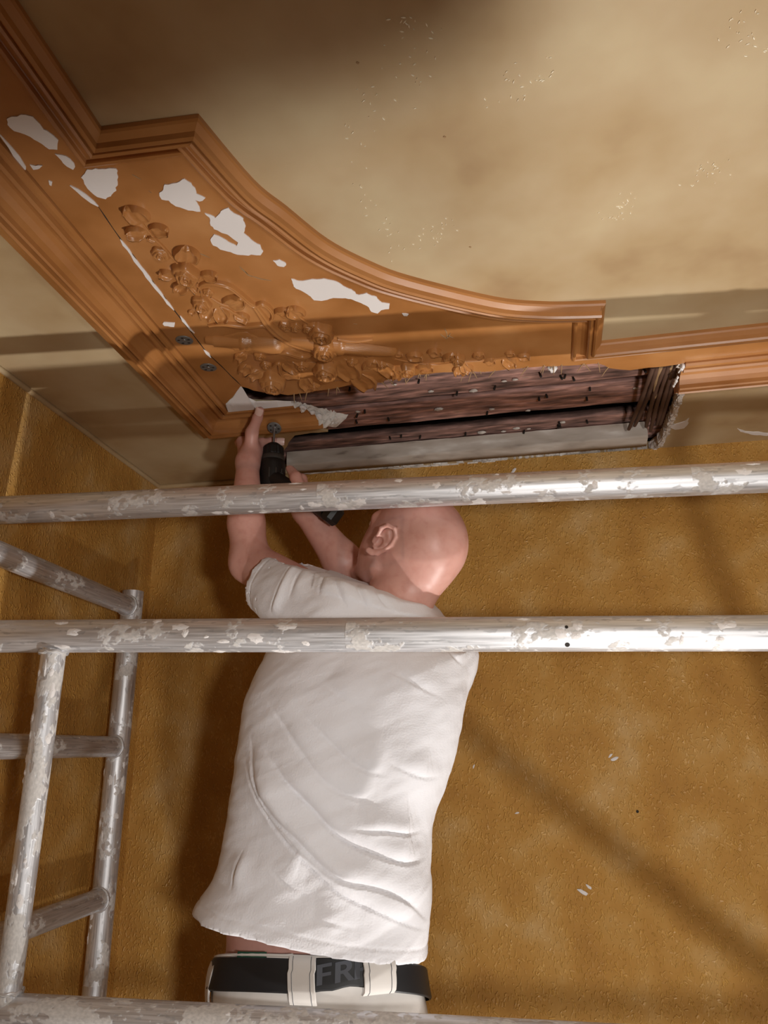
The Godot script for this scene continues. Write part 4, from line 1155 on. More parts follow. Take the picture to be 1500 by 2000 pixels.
func waist(tr: Node3D) -> void:
	# belt: a strap round the waist that rides up under the right loop
	var top := []
	var bot := []
	var keys := [[-PI, 0.0, 0.0], [-1.35, 0.002, 0.002], [-0.9, 0.0, 0.0], [0.0, 0.0, 0.0], [0.35, 0.004, 0.006], [0.62, 0.010, 0.014], [1.1, 0.006, 0.010], [PI, 0.0, 0.0]]
	var y_top: float = (Vector3(-0.3133, 2.0519, -1.245)).y
	var y_bot: float = (Vector3(-0.3119, 2.0055, -1.245)).y
	for i in 97:
		var a := -PI + TAU * i / 96.0
		var k := 0
		while k < keys.size() - 2 and a > keys[k + 1][0]:
			k += 1
		var t := clampf((a - keys[k][0]) / (keys[k + 1][0] - keys[k][0]), 0.0, 1.0)
		t = smoothstep(0.0, 1.0, t)
		top.append(belt_point(a, y_top + lerpf(keys[k][1], keys[k + 1][1], t), 0.006))
		bot.append(belt_point(a, y_bot + lerpf(keys[k][2], keys[k + 1][2], t), 0.007))
	var rows := []
	for i in top.size():
		var o: Vector3 = Vector3(top[i].x - trouser_rings[3][1], 0, top[i].z - trouser_rings[3][2]).normalized()
		rows.append([top[i] - o * 0.003, top[i], top[i] + o * 0.0015 - Vector3(0, 0.003, 0), (top[i] as Vector3).lerp(bot[i], 0.5) + o * 0.001, bot[i] + o * 0.0015 + Vector3(0, 0.003, 0), bot[i], bot[i] - o * 0.003])
	var belt := obj("belt", grid_mesh(rows), M.belt, tr)
	belt.set_meta("label", "black belt with large dark grey letters")
	# the letters woven into it
	var f := SystemFont.new()
	f.font_names = PackedStringArray(["Droid Sans"])
	f.font_weight = 700
	var at := [[650.0, "F"], [692.0, "R"], [735.0, "P"]]
	var marks := [Vector3(-0.2864, 2.029, -1.245), Vector3(-0.2528, 2.0329, -1.245), Vector3(-0.2198, 2.037, -1.247)]
	for i in 3:
		var a := angle_of(marks[i])
		var p := waist_point(a, marks[i].y, 0.0095)
		var p2 := waist_point(a + 0.05, marks[i].y + 0.0012, 0.0095)
		var tm := TextMesh.new()
		tm.text = at[i][1]
		tm.font = f
		tm.font_size = 32
		tm.pixel_size = 0.00118
		tm.depth = 0.0012
		var x := (p2 - p).normalized()
		var z := x.cross(Vector3.UP).normalized()
		var o := obj("letter", tm, M.letters, tr)
		o.transform = Transform3D(Basis(x * 1.45, Vector3.UP, z), p)
	# belt loops: three visible straps with stitched edges
	var loops := [[428.0, 1884.0, 432.0, 1962.0, 0.030], [586.0, 1872.0, 588.0, 1970.0, 0.041], [762.0, 1864.0, 775.0, 1950.0, 0.050], [0, 0, 0, 0, 0.04]]
	var ends := [[Vector3(-0.4743, 2.0206, -1.33), Vector3(-0.479, 1.9616, -1.33)], [Vector3(-0.3249, 2.0515, -1.245), Vector3(-0.3192, 1.9883, -1.24)], [Vector3(-0.1885, 2.0593, -1.25), Vector3(-0.1782, 2.0008, -1.25)]]
	for i in 3:
		var p0: Vector3 = ends[i][0]
		var p1: Vector3 = ends[i][1]
		var a0 := angle_of(p0)
		var a1 := angle_of(p1)
		var w: float = loops[i][4]
		var lrows := []
		var seams := [[], []]
		for k in 13:
			var t := k / 12.0
			var bulge := (0.0125 if i > 0 else 0.004) * pow(sin(PI * clampf(t * 1.02, 0.0, 1.0)), 0.35) if k > 0 and k < 12 else 0.002
			var mid := waist_point(lerpf(a0, a1, t), lerpf(p0.y, p1.y, t), 0.003 + bulge)
			var nb := waist_point(lerpf(a0, a1, t) + 0.05, lerpf(p0.y, p1.y, t), 0.003 + bulge)
			var x := (nb - mid).normalized()
			var o := -(x.cross(Vector3.UP)).normalized()
			if o.z < 0:
				o = -o
			lrows.append([mid - x * w * 0.5 - o * 0.002, mid - x * w * 0.5, mid - x * w * 0.48 + o * 0.0016, mid + o * 0.0012, mid + x * w * 0.48 + o * 0.0016, mid + x * w * 0.5, mid + x * w * 0.5 - o * 0.002])
			for s in 2:
				seams[s].append(mid + x * w * (0.34 if s == 1 else -0.34) + o * 0.0017)
		var lp := obj("belt_loop", grid_mesh(lrows, false, Vector3(0, 0, 1)), M.cloth, tr)
		if i > 0:
			for s in seams:
				obj("stitching", pipe(s, [0.0005], 5), M.letters, tr)
		if lp:
			obj("stitching", pipe([lrows[11][1] + Vector3(0.002, 0.003, 0.001), lrows[11][5] + Vector3(-0.002, 0.003, 0.001)], [0.0008], 5), M.letters, tr)
	# the green band and pale edge of the underwear above the waistband
	for b in [[Vector3(-0.4209, 2.0419, -1.29), Vector3(-0.3788, 2.0465, -1.27), M.green, 0.015], [Vector3(-0.3787, 2.0452, -1.27), Vector3(-0.3411, 2.0491, -1.25), M.cloth, 0.010]]:
		var c0: Vector3 = b[0]
		var c1: Vector3 = b[1]
		var grows := []
		for k in 9:
			var p := c0.lerp(c1, k / 8.0)
			var a := angle_of(p)
			grows.append([waist_point(a, p.y + b[3] * 0.5, 0.0035), waist_point(a, p.y + b[3] * 0.5, 0.005), waist_point(a, p.y - b[3] * 0.9, 0.005)])
		obj("waistband", grid_mesh(grows, false, Vector3(0, 0, 1)), b[2], tr)
	# the trousers' own waistband edge
	var edge := []
	for i in 49:
		var a := -PI + TAU * i / 48.0
		edge.append(belt_point(a, y_top + 0.004, 0.004))
	obj("waistband", pipe(edge, [0.0022], 6), M.cloth, tr)


# ---------------------------------------------------------------- drill and washers
func drill() -> void:
	var tip := Vector3(-0.4797, CEIL - 0.0305, -1.4912)
	var t := thing("cordless_drill", "black cordless drill held upright, driving a screw into the moulding by the thumb", "drill", tip)
	obj("bit", pipe([Vector3(0, -0.002, 0), Vector3(0, -0.044, 0)], [0.0026], 10), M.steel, t)
	var ch := []
	var lath := [[-0.038, 0.006], [-0.040, 0.011], [-0.044, 0.016], [-0.048, 0.0205], [-0.050, 0.0222], [-0.066, 0.0235], [-0.068, 0.0225], [-0.069, 0.019]]
	for q in lath:
		var row := []
		for j in 60:
			var a := TAU * j / 60.0
			var rr: float = q[1] * (1.0 - (0.07 if (j % 4) < 2 and q[0] < -0.049 and q[0] > -0.0665 else 0.0))
			row.append(Vector3(cos(a) * rr, q[0], sin(a) * rr))
		ch.append(row)
	obj("chuck", grid_mesh(ch, true, Vector3.ZERO, true), M.black, t)
	obj("collar", lathe([[-0.068, 0.018], [-0.069, 0.0235], [-0.078, 0.0245], [-0.080, 0.022]]), M.grey_rubber, t)
	obj("body", lathe([[-0.079, 0.020], [-0.081, 0.0250], [-0.090, 0.0270], [-0.118, 0.0285], [-0.150, 0.0290], [-0.160, 0.027], [-0.166, 0.020], [-0.167, 0.008]]), M.black, t)
	for k in 3:
		var a := 0.5 + k * 0.5
		obj("vent", bevel_box(Vector3(0.003, 0.022, 0.002), 0.0008, Vector3(cos(a) * 0.0285, -0.115, sin(a) * 0.0285), Basis(Vector3.UP, PI / 2 - a)), M.grey_rubber, t)
	var bat := Vector3(-0.3253, 2.787, -1.405) - tip
	var from := Vector3(0.012, -0.130, 0.010)
	var dir := (bat - from).normalized()
	obj("grip", pipe(curve_3d([from, from.lerp(bat, 0.5) + Vector3(0, 0.002, 0), bat - dir * 0.012], 5), [0.021, 0.0195, 0.0185, 0.018, 0.018, 0.018, 0.018, 0.018, 0.0185, 0.019, 0.020], 20), M.black, t)
	obj("battery", bevel_box(Vector3(0.040, 0.030, 0.034), 0.007, bat, along(dir)), M.black, t)
	obj("trigger", bevel_box(Vector3(0.012, 0.02, 0.012), 0.003, from + dir * 0.02 + Vector3(-0.004, 0.018, -0.004)), M.grey_rubber, t)


func lathe(profile: Array, sides := 40) -> ArrayMesh:
	var rows := []
	for q in profile:
		var row := []
		for j in sides:
			row.append(Vector3(cos(TAU * j / sides) * q[1], q[0], sin(TAU * j / sides) * q[1]))
		rows.append(row)
	return grid_mesh(rows, true, Vector3.ZERO, true)


func washers() -> void:
	var spots := [Vector2(-0.5451, -1.1518), Vector2(-0.5409, -1.2564), Vector2(-0.4797, -1.4912)]
	var labels := ["round grey perforated plaster washer screwed to the frieze, in the shadow farther from the thumb", "round grey perforated plaster washer screwed to the frieze, halfway to the broken corner", "round grey perforated plaster washer at the tip of the drill"]
	for i in 3:
		var y := CEIL - 0.0034 if i < 2 else CEIL - 0.0335
		var t := thing("plaster_washer", labels[i], "washer", Vector3(spots[i].x, y, spots[i].y), "plaster washers")
		if i == 2:
			t.rotation.x = -0.55
		var r := 0.0155
		var disc := []
		for q in [[0.0, r], [-0.0008, r], [-0.0014, r * 0.93], [-0.0016, r * 0.55], [-0.0008, r * 0.28], [0.0002, r * 0.12]]:
			var row := []
			for j in 36:
				row.append(Vector3(cos(TAU * j / 36.0) * q[1], q[0], sin(TAU * j / 36.0) * q[1]))
			disc.append(row)
		obj("disc", grid_mesh(disc, true, Vector3(0, -1, 0)), M.washer, t)
		for k in 5:
			var a := TAU * k / 5.0 + 0.3 + i
			var o := obj("slot", pipe([Vector3(0, -0.0017, 0), Vector3(0, -0.0012, 0)], [0.0027], 12), M.grime, t)
			o.position = Vector3(cos(a), 0, sin(a)) * r * 0.62
			o.scale = Vector3(1.0, 1.0, 0.75)
		obj("screw", lathe([[0.0005, 0.0040], [-0.0012, 0.0038], [-0.0018, 0.0030], [-0.0012, 0.0012]], 16), M.steel, t)


# ---------------------------------------------------------------- the stucco garland
func ornament() -> void:
	var y := CEIL - 0.0025
	var t := thing("rose_relief", "ochre stucco relief of roses, leaves, ribbons and a torch along the broken edge", "ornament", Vector3(-0.45, y, -1.2))
	var home := t.position
	var roses := [rose_mesh(1), rose_mesh(2), rose_mesh(3)]
	var buds := [rose_mesh(4), rose_mesh(5)]
	var leaves := [leaf_mesh(1), leaf_mesh(2), leaf_mesh(3)]
	# roses: middle, and a point on the rim for the size
	var rl := [Vector2(-0.4587, -0.9559), Vector2(-0.4385, -0.9591), Vector2(-0.4678, -1.0403), Vector2(-0.4521, -1.0428), Vector2(-0.2953, -1.1594), Vector2(-0.2732, -1.1629), Vector2(-0.3024, -1.2127), Vector2(-0.2776, -1.2166), Vector2(-0.3199, -1.2956), Vector2(-0.2956, -1.2995), Vector2(-0.4339, -1.3253), Vector2(-0.4069, -1.3296), Vector2(-0.1645, -1.3204), Vector2(-0.148, -1.323), Vector2(-0.0667, -1.2969), Vector2(-0.0525, -1.2991)]
	for i in range(0, rl.size(), 2):
		var o := obj("rose", roses[(i / 2) % 3], M.stucco, t)
		var r: float = rl[i].distance_to(rl[i + 1])
		o.transform = Transform3D(Basis(Vector3.UP, i * 1.3).scaled(Vector3(r, r * 1.15, r * 1.25)), lift(rl[i], y) - home)
	var bl := [Vector2(-0.4776, -0.9065), Vector2(-0.4642, -0.9086), Vector2(-0.446, -1.0139), Vector2(-0.4371, -1.0153), Vector2(-0.3533, -1.1295), Vector2(-0.3428, -1.1311), Vector2(-0.3359, -1.1391), Vector2(-0.3245, -1.1409), Vector2(-0.3148, -1.1459), Vector2(-0.3026, -1.1478), Vector2(-0.3614, -1.2765), Vector2(-0.347, -1.2788), Vector2(-0.4287, -1.2273), Vector2(-0.4165, -1.2292), Vector2(-0.3588, -1.3623), Vector2(-0.3456, -1.3644), Vector2(-0.3526, -1.1398), Vector2(-0.3438, -1.1412), Vector2(-0.4283, -1.2637), Vector2(-0.4167, -1.2656), Vector2(-0.2642, -1.2776), Vector2(-0.2527, -1.2794), Vector2(-0.0282, -1.2891), Vector2(-0.0188, -1.2906), Vector2(-0.2108, -1.2984), Vector2(-0.2002, -1.3001)]
	for i in range(0, bl.size(), 2):
		var o := obj("rosebud", buds[(i / 2) % 2], M.stucco, t)
		var r: float = bl[i].distance_to(bl[i + 1])
		o.transform = Transform3D(Basis(Vector3.UP, i * 0.9).scaled(Vector3(r, r * 0.8, r * 1.2)), lift(bl[i], y) - home)
	# leaves: foot and tip
	var ll := [Vector2(-0.4707, -0.8419), Vector2(-0.4784, -0.8), Vector2(-0.4753, -0.858), Vector2(-0.5064, -0.8508), Vector2(-0.4722, -0.8562), Vector2(-0.4418, -0.8532), Vector2(-0.4695, -0.8787), Vector2(-0.4807, -0.8675), Vector2(-0.4498, -0.9388), Vector2(-0.4326, -0.8941), Vector2(-0.4802, -0.9674), Vector2(-0.498, -0.9456), Vector2(-0.4439, -0.9704), Vector2(-0.4129, -0.9672), Vector2(-0.4711, -0.9813), Vector2(-0.4938, -1.0004), Vector2(-0.4648, -0.9865), Vector2(-0.4602, -1.0087), Vector2(-0.4346, -1.0549), Vector2(-0.3957, -1.0337), Vector2(-0.4276, -1.0797), Vector2(-0.407, -1.1008), Vector2(-0.4477, -1.059), Vector2(-0.4526, -1.0936), Vector2(-0.461, -1.0569), Vector2(-0.4793, -1.0828), Vector2(-0.3582, -1.0972), Vector2(-0.3342, -1.0786), Vector2(-0.316, -1.112), Vector2(-0.3284, -1.0733), Vector2(-0.4877, -1.0589), Vector2(-0.4995, -1.0698), Vector2(-0.388, -1.2497), Vector2(-0.3731, -1.2935), Vector2(-0.4162, -1.3082), Vector2(-0.3723, -1.3022), Vector2(-0.37, -1.3243), Vector2(-0.3703, -1.3744), Vector2(-0.2884, -1.2616), Vector2(-0.2714, -1.3445), Vector2(-0.2703, -1.3184), Vector2(-0.2493, -1.3937), Vector2(-0.2421, -1.3186), Vector2(-0.2208, -1.2764), Vector2(-0.2133, -1.2897), Vector2(-0.1951, -1.3391), Vector2(-0.1922, -1.333), Vector2(-0.1676, -1.3136), Vector2(-0.1494, -1.327), Vector2(-0.1145, -1.3137), Vector2(-0.1644, -1.2753), Vector2(-0.1285, -1.2712), Vector2(-0.1226, -1.2701), Vector2(-0.0932, -1.2593), Vector2(-0.2464, -1.2465), Vector2(-0.2195, -1.2354), Vector2(-0.1841, -1.2643), Vector2(-0.1652, -1.2595), Vector2(-0.0828, -1.3065), Vector2(-0.0745, -1.272), Vector2(-0.0594, -1.3184), Vector2(-0.0443, -1.3459), Vector2(-0.0625, -1.322), Vector2(-0.0686, -1.3549), Vector2(-0.0372, -1.2996), Vector2(-0.0185, -1.2809), Vector2(-0.02, -1.3226), Vector2(0.0015, -1.3077), Vector2(0.0196, -1.2967), Vector2(0.0384, -1.288), Vector2(0.0186, -1.3085), Vector2(0.0347, -1.3375), Vector2(0.0413, -1.3081), Vector2(0.0675, -1.3044), Vector2(-0.3357, -1.254), Vector2(-0.3197, -1.2368), Vector2(-0.461, -1.2585), Vector2(-0.4847, -1.28), Vector2(-0.4436, -1.2865), Vector2(-0.476, -1.3031), Vector2(-0.184, -1.3322), Vector2(-0.1936, -1.3569), Vector2(-0.1428, -1.3387), Vector2(-0.1243, -1.3331), Vector2(-0.4525, -1.2156), Vector2(-0.4759, -1.2317)]
	for i in range(0, ll.size(), 2):
		var o := obj("leaf", leaves[(i / 2) % 3], M.stucco, t)
		var d: Vector2 = ll[i + 1] - ll[i]
		var l := d.length()
		var x := Vector3(d.x, 0, d.y) / l
		o.transform = Transform3D(Basis(x * l, Vector3.UP * minf(l * 0.5, 0.016), x.cross(Vector3.UP) * l * (0.95 if l < 0.05 else 0.75)), lift(ll[i], y) - home)
	# stems and tendrils
	for s in [[Vector2(-0.4734, -0.8348), Vector2(-0.4713, -0.869), Vector2(-0.4669, -0.8935), Vector2(-0.4639, -0.9263), Vector2(-0.4621, -0.9447)], [Vector2(-0.4539, -0.9868), Vector2(-0.4559, -1.0065), Vector2(-0.4613, -1.0262)], [Vector2(-0.4424, -1.0567), Vector2(-0.4312, -1.0648), Vector2(-0.4254, -1.0784), Vector2(-0.4184, -1.0892)], [Vector2(-0.4473, -1.0284), Vector2(-0.438, -1.0451), Vector2(-0.4279, -1.0559)], [Vector2(-0.3296, -1.0778), Vector2(-0.3211, -1.1047), Vector2(-0.3115, -1.1294), Vector2(-0.2999, -1.1482)], [Vector2(-0.241, -1.2691), Vector2(-0.2075, -1.2547), Vector2(-0.1869, -1.2579)], [Vector2(-0.1842, -1.2782), Vector2(-0.1572, -1.2946), Vector2(-0.1105, -1.3123), Vector2(-0.0665, -1.309), Vector2(-0.0138, -1.3113), Vector2(0.0224, -1.3051)], [Vector2(-0.4384, -0.9078), Vector2(-0.4473, -0.9289), Vector2(-0.4549, -0.9432)], [Vector2(-0.2623, -1.2779), Vector2(-0.255, -1.3123), Vector2(-0.2503, -1.3523)]]:
		obj("stem", relief_band(curve_2d(s, 5), 0.0022, 0.0042, y - 0.0), M.stucco, t).position = -home
	# ribbons
	for s in [[0.0052, [Vector2(-0.4591, -1.006), Vector2(-0.4505, -0.993), Vector2(-0.4378, -0.9866), Vector2(-0.422, -0.9891), Vector2(-0.4059, -1.0001), Vector2(-0.396, -1.0248), Vector2(-0.3848, -1.0581), Vector2(-0.3685, -1.0561), Vector2(-0.3616, -1.079), Vector2(-0.3656, -1.1009), Vector2(-0.3755, -1.1125)]], [0.0100, [Vector2(-0.3853, -1.0596), Vector2(-0.3826, -1.0949), Vector2(-0.3794, -1.1253), Vector2(-0.3708, -1.1579), Vector2(-0.3553, -1.1893), Vector2(-0.3318, -1.2156), Vector2(-0.302, -1.2357)]], [0.0050, [Vector2(-0.4823, -1.1089), Vector2(-0.452, -1.107), Vector2(-0.4195, -1.1189), Vector2(-0.3906, -1.1201), Vector2(-0.3789, -1.1356)]], [0.0060, [Vector2(-0.3964, -1.2246), Vector2(-0.3756, -1.2201), Vector2(-0.3516, -1.2396), Vector2(-0.3291, -1.2353)]], [0.0050, [Vector2(-0.4211, -1.2732), Vector2(-0.4007, -1.2558), Vector2(-0.4072, -1.2881), Vector2(-0.409, -1.3226)]], [0.0055, [Vector2(-0.3149, -1.1356), Vector2(-0.3019, -1.1343), Vector2(-0.2982, -1.1485)]], [0.0045, [Vector2(-0.2723, -1.1879), Vector2(-0.246, -1.1958), Vector2(-0.2111, -1.1977)]]]:
		obj("ribbon", relief_band(curve_2d(s[1], 6), s[0], 0.0095, y), M.stucco, t).position = -home
	# torch and quiver: turned, half sunk into the frieze
	var rods := [[Vector2(-0.5076, -1.1541), Vector2(-0.3719, -1.1941), [[0.0, 0.006], [0.02, 0.011], [0.10, 0.012], [0.12, 0.015], [0.42, 0.0155], [0.44, 0.020], [0.48, 0.021], [0.50, 0.018], [0.53, 0.021], [0.56, 0.018], [0.60, 0.0185], [0.85, 0.022], [0.95, 0.020], [1.0, 0.010]], 22],
		[Vector2(-0.3642, -1.1806), Vector2(-0.1746, -1.2521), [[0.0, 0.008], [0.1, 0.012], [0.3, 0.018], [0.44, 0.0185], [0.46, 0.021], [0.50, 0.021], [0.52, 0.018], [0.7, 0.017], [0.92, 0.013], [0.97, 0.012], [1.0, 0.005]], 18]]
	for k in 2:
		var a: Vector2 = rods[k][0]
		var b: Vector2 = rods[k][1]
		var fr := along(Vector3(b.x - a.x, 0, b.y - a.y))
		var rows := []
		for q in rods[k][2]:
			var row := []
			for j in 45:
				var an := PI * j / 44.0
				var rr: float = q[1] * (1.0 - (0.10 * (0.5 + 0.5 * cos(an * rods[k][3] * 2.0)) if q[0] > 0.5 and q[0] < 0.97 else 0.0))
				var side := Vector3(fr.y.z, 0, -fr.y.x)
				row.append(lift(a.lerp(b, q[0]), y) + side * (cos(an) * rr) + Vector3(0, -sin(an) * rr * 0.85, 0) - home)
			rows.append(row)
		obj("torch" if k == 0 else "quiver", grid_mesh(rows, false, Vector3(0, -1, 0)), M.stucco, t)
	# flat swells of stucco under the thick of the bunch
	for s in [Vector2(-0.3831, -1.2465), Vector2(-0.3576, -1.3003), Vector2(-0.3016, -1.3221), Vector2(-0.2439, -1.34), Vector2(-0.4093, -1.2032), Vector2(-0.4481, -1.1746)]:
		var o := obj("mound", lump(0.030, 42, Vector3(1.4, 0.16, 1.1)), M.stucco, t)
		o.position = lift(s, y) - home


# A rose of radius 1, hanging down from its foot: a dome wound round with petals.
func rose_mesh(seed_: int) -> ArrayMesh:
	var n := noise(1.4, 2, seed_)
	var v := PackedVector3Array()
	var ix := PackedInt32Array()
	var rings := 22
	var sides := 40
	for i in rings + 1:
		var r := 1.0 * i / rings
		for j in sides:
			var a := TAU * j / sides
			var edge := 1.0 + 0.07 * cos(a * 5.0 + seed_) * r
			var wind := fposmod(r * 3.2 - a / TAU + 0.09 * sin(a * 3.0 + seed_ + r * 6.0), 1.0)
			var petal := pow(wind, 0.6) * (1.0 - smoothstep(0.86, 1.0, wind))
			var dome := 0.72 * sqrt(maxf(0.0, 1.0 - pow(r, 3.2))) * (1.0 - 0.22 * exp(-r * r * 18.0))
			var h := dome + (0.30 * petal - 0.08) * (1.0 - pow(r, 6.0)) + 0.05 * n.get_noise_2d(cos(a) * r * 2.0, sin(a) * r * 2.0)
			v.append(Vector3(cos(a) * r * edge, -maxf(h, -0.05), sin(a) * r * edge))
	for i in rings:
		for j in sides:
			var a := i * sides + j
			var b := i * sides + (j + 1) % sides
			ix.append_array([a, b, a + sides, b, b + sides, a + sides])
	return smooth_mesh(v, ix, Vector3(0, -1, 0))


# A leaf from its foot (0) to its tip (x = 1): cupped, with a raised rim and a midrib.
func leaf_mesh(seed_: int) -> ArrayMesh:
	var v := PackedVector3Array()
	var ix := PackedInt32Array()
	var n := noise(1.2, 2, seed_ + 30)
	var cols := 22
	var rows := 15
	for i in cols + 1:
		var x := 1.0 * i / cols
		var w := 0.44 * pow(sin(PI * pow(x, 0.92 + 0.06 * seed_)), 0.52) + 0.012
		for j in rows + 1:
			var s := 2.0 * j / rows - 1.0
			var rim := smoothstep(0.45, 0.86, absf(s)) * (1.0 - smoothstep(0.90, 1.0, absf(s)))
			var tipr := smoothstep(0.0, 0.25, x) * smoothstep(1.0, 0.9, x)
			var h := (0.20 + 0.42 * rim * (0.4 + 0.9 * x) + 0.07 * exp(-s * s * 90.0)) * tipr
			h += 0.22 * smoothstep(0.7, 0.93, x) * (1.0 - smoothstep(0.94, 1.0, x)) * (1.0 - s * s)
			h *= 1.0 - smoothstep(0.93, 1.0, absf(s))
			h *= 1.0 + 0.25 * n.get_noise_2d(x * 2.0, s)
			v.append(Vector3(x, -h, s * w + 0.05 * sin(x * PI) * (seed_ - 2)))
	for i in cols:
		for j in rows:
			var a := i * (rows + 1) + j
			ix.append_array([a, a + 1, a + rows + 1, a + 1, a + rows + 2, a + rows + 1])
	return smooth_mesh(v, ix, Vector3(0, -1, 0))


# A raised band of half width w and height h along a line, grooved down its middle.
func relief_band(line: Array, w: float, h: float, y: float) -> ArrayMesh:
	var rows := []
	for i in line.size():
		var d: Vector2 = (line[mini(i + 1, line.size() - 1)] - line[maxi(i - 1, 0)]).normalized().orthogonal()
		var e := 0.55 + 0.45 * sin(PI * clampf(i / (line.size() - 1.0), 0.08, 0.92))
		var row := []
		for k in 11:
			var s := k / 5.0 - 1.0
			var z := h * sqrt(maxf(0.0, 1.0 - s * s)) * (1.0 - 0.30 * exp(-s * s * 12.0)) * e
			row.append(lift(line[i] + d * (s * w * e), y - z))
		rows.append(row)
	return grid_mesh(rows, false, Vector3(0, -1, 0))


# ---------------------------------------------------------------- helpers: scene tree
func numbered(called: String, parent: Node) -> String:
	var n := called
	var k := 1
	while parent.has_node(NodePath(n)):
		n = "%s_%03d" % [called, k]
		k += 1
	return n


func obj(called: String, mesh: Mesh, m: Material, parent: Node = null) -> MeshInstance3D:
	var o := MeshInstance3D.new()
	var p: Node = parent if parent else self
	o.name = numbered(called, p)
	o.mesh = mesh
	o.material_override = m
	o.cast_shadow = GeometryInstance3D.SHADOW_CASTING_SETTING_ON
	p.add_child(o, true)
	return o


func thing(called: String, label: String, category: String, at := Vector3.ZERO, group := "") -> Node3D:
	var o := Node3D.new()
	o.name = numbered(called, self)
	add_child(o, true)
	o.position = at
	tag(o, label, category, group)
	return o


func tag(o: Node, label: String, category: String, group := "") -> void:
	o.set_meta("label", label)
	o.set_meta("category", category)
	if group:
		o.set_meta("group", group)


func struct(called: String, mesh: Mesh, m: Material) -> MeshInstance3D:
	var o := obj(called, mesh, m)
	o.set_meta("kind", "structure")
	return o


# ---------------------------------------------------------------- helpers: meshes
# A triangle soup with normals. Faces are turned so that they look along their normals.
class Soup:
	var v := PackedVector3Array()
	var n := PackedVector3Array()
	var u := PackedVector2Array()

	func tri(a: Vector3, b: Vector3, c: Vector3, na: Vector3, nb: Vector3, nc: Vector3, ua := Vector2.ZERO, ub := Vector2.ZERO, uc := Vector2.ZERO) -> void:
		if (b - a).cross(c - a).dot(na + nb + nc) > 0.0:
			v.append_array([a, c, b]); n.append_array([na, nc, nb]); u.append_array([ua, uc, ub])
		else:
			v.append_array([a, b, c]); n.append_array([na, nb, nc]); u.append_array([ua, ub, uc])

	func quad(a: Vector3, b: Vector3, c: Vector3, d: Vector3, na: Vector3, nb: Vector3, nc: Vector3, nd: Vector3, ua := Vector2.ZERO, ub := Vector2.ZERO, uc := Vector2.ZERO, ud := Vector2.ZERO) -> void:
		tri(a, b, c, na, nb, nc, ua, ub, uc)
		tri(a, c, d, na, nc, nd, ua, uc, ud)

	func flat_quad(a: Vector3, b: Vector3, c: Vector3, d: Vector3, hint: Vector3) -> void:
		var k := (b - a).cross(c - a) + (c - a).cross(d - a)
		if k.length() < 1e-12:
			return
		k = k.normalized()
		if k.dot(hint) < 0.0:
			k = -k
		quad(a, b, c, d, k, k, k, k, Vector2(a.x, a.z), Vector2(b.x, b.z), Vector2(c.x, c.z), Vector2(d.x, d.z))

	func flat_tri(a: Vector3, b: Vector3, c: Vector3, hint: Vector3) -> void:
		var k := (b - a).cross(c - a)
		if k.length() < 1e-14:
			return
		k = k.normalized()
		if k.dot(hint) < 0.0:
			k = -k
		tri(a, b, c, k, k, k, Vector2(a.x, a.z), Vector2(b.x, b.z), Vector2(c.x, c.z))

	func add(o: Soup, t: Transform3D) -> void:
		for i in range(0, o.v.size(), 3):
			tri(t * o.v[i], t * o.v[i + 1], t * o.v[i + 2], (t.basis * o.n[i]).normalized(), (t.basis * o.n[i + 1]).normalized(), (t.basis * o.n[i + 2]).normalized(), o.u[i], o.u[i + 1], o.u[i + 2])

	func mesh() -> ArrayMesh:
		var a := []
		a.resize(Mesh.ARRAY_MAX)
		a[Mesh.ARRAY_VERTEX] = v
		a[Mesh.ARRAY_NORMAL] = n
		a[Mesh.ARRAY_TEX_UV] = u
		var m := ArrayMesh.new()
		m.add_surface_from_arrays(Mesh.PRIMITIVE_TRIANGLES, a)
		return m


# An indexed surface with smooth normals; faces turned outwards, or along a hint.
func smooth_mesh(v: PackedVector3Array, ix: PackedInt32Array, hint := Vector3.ZERO, uv := PackedVector2Array()) -> ArrayMesh:
	var n := PackedVector3Array()
	n.resize(v.size())
	var mid := Vector3.ZERO
	for p in v:
		mid += p
	mid /= maxf(1.0, v.size())
	var sign_sum := 0.0
	for i in range(0, ix.size(), 3):
		var a := v[ix[i]]
		var k := (v[ix[i + 1]] - a).cross(v[ix[i + 2]] - a)
		n[ix[i]] += k
		n[ix[i + 1]] += k
		n[ix[i + 2]] += k
		sign_sum += k.dot(hint) if hint != Vector3.ZERO else k.dot(a - mid)
	var f := 1.0 if sign_sum > 0.0 else -1.0
	for i in n.size():
		n[i] = (n[i] * f).normalized()
	if f > 0.0:
		for i in range(0, ix.size(), 3):
			var t := ix[i + 1]
			ix[i + 1] = ix[i + 2]
			ix[i + 2] = t
	var arr := []
	arr.resize(Mesh.ARRAY_MAX)
	arr[Mesh.ARRAY_VERTEX] = v
	arr[Mesh.ARRAY_NORMAL] = n
	arr[Mesh.ARRAY_INDEX] = ix
	if uv.size() == v.size():
		arr[Mesh.ARRAY_TEX_UV] = uv
	var m := ArrayMesh.new()
	m.add_surface_from_arrays(Mesh.PRIMITIVE_TRIANGLES, arr)
	return m


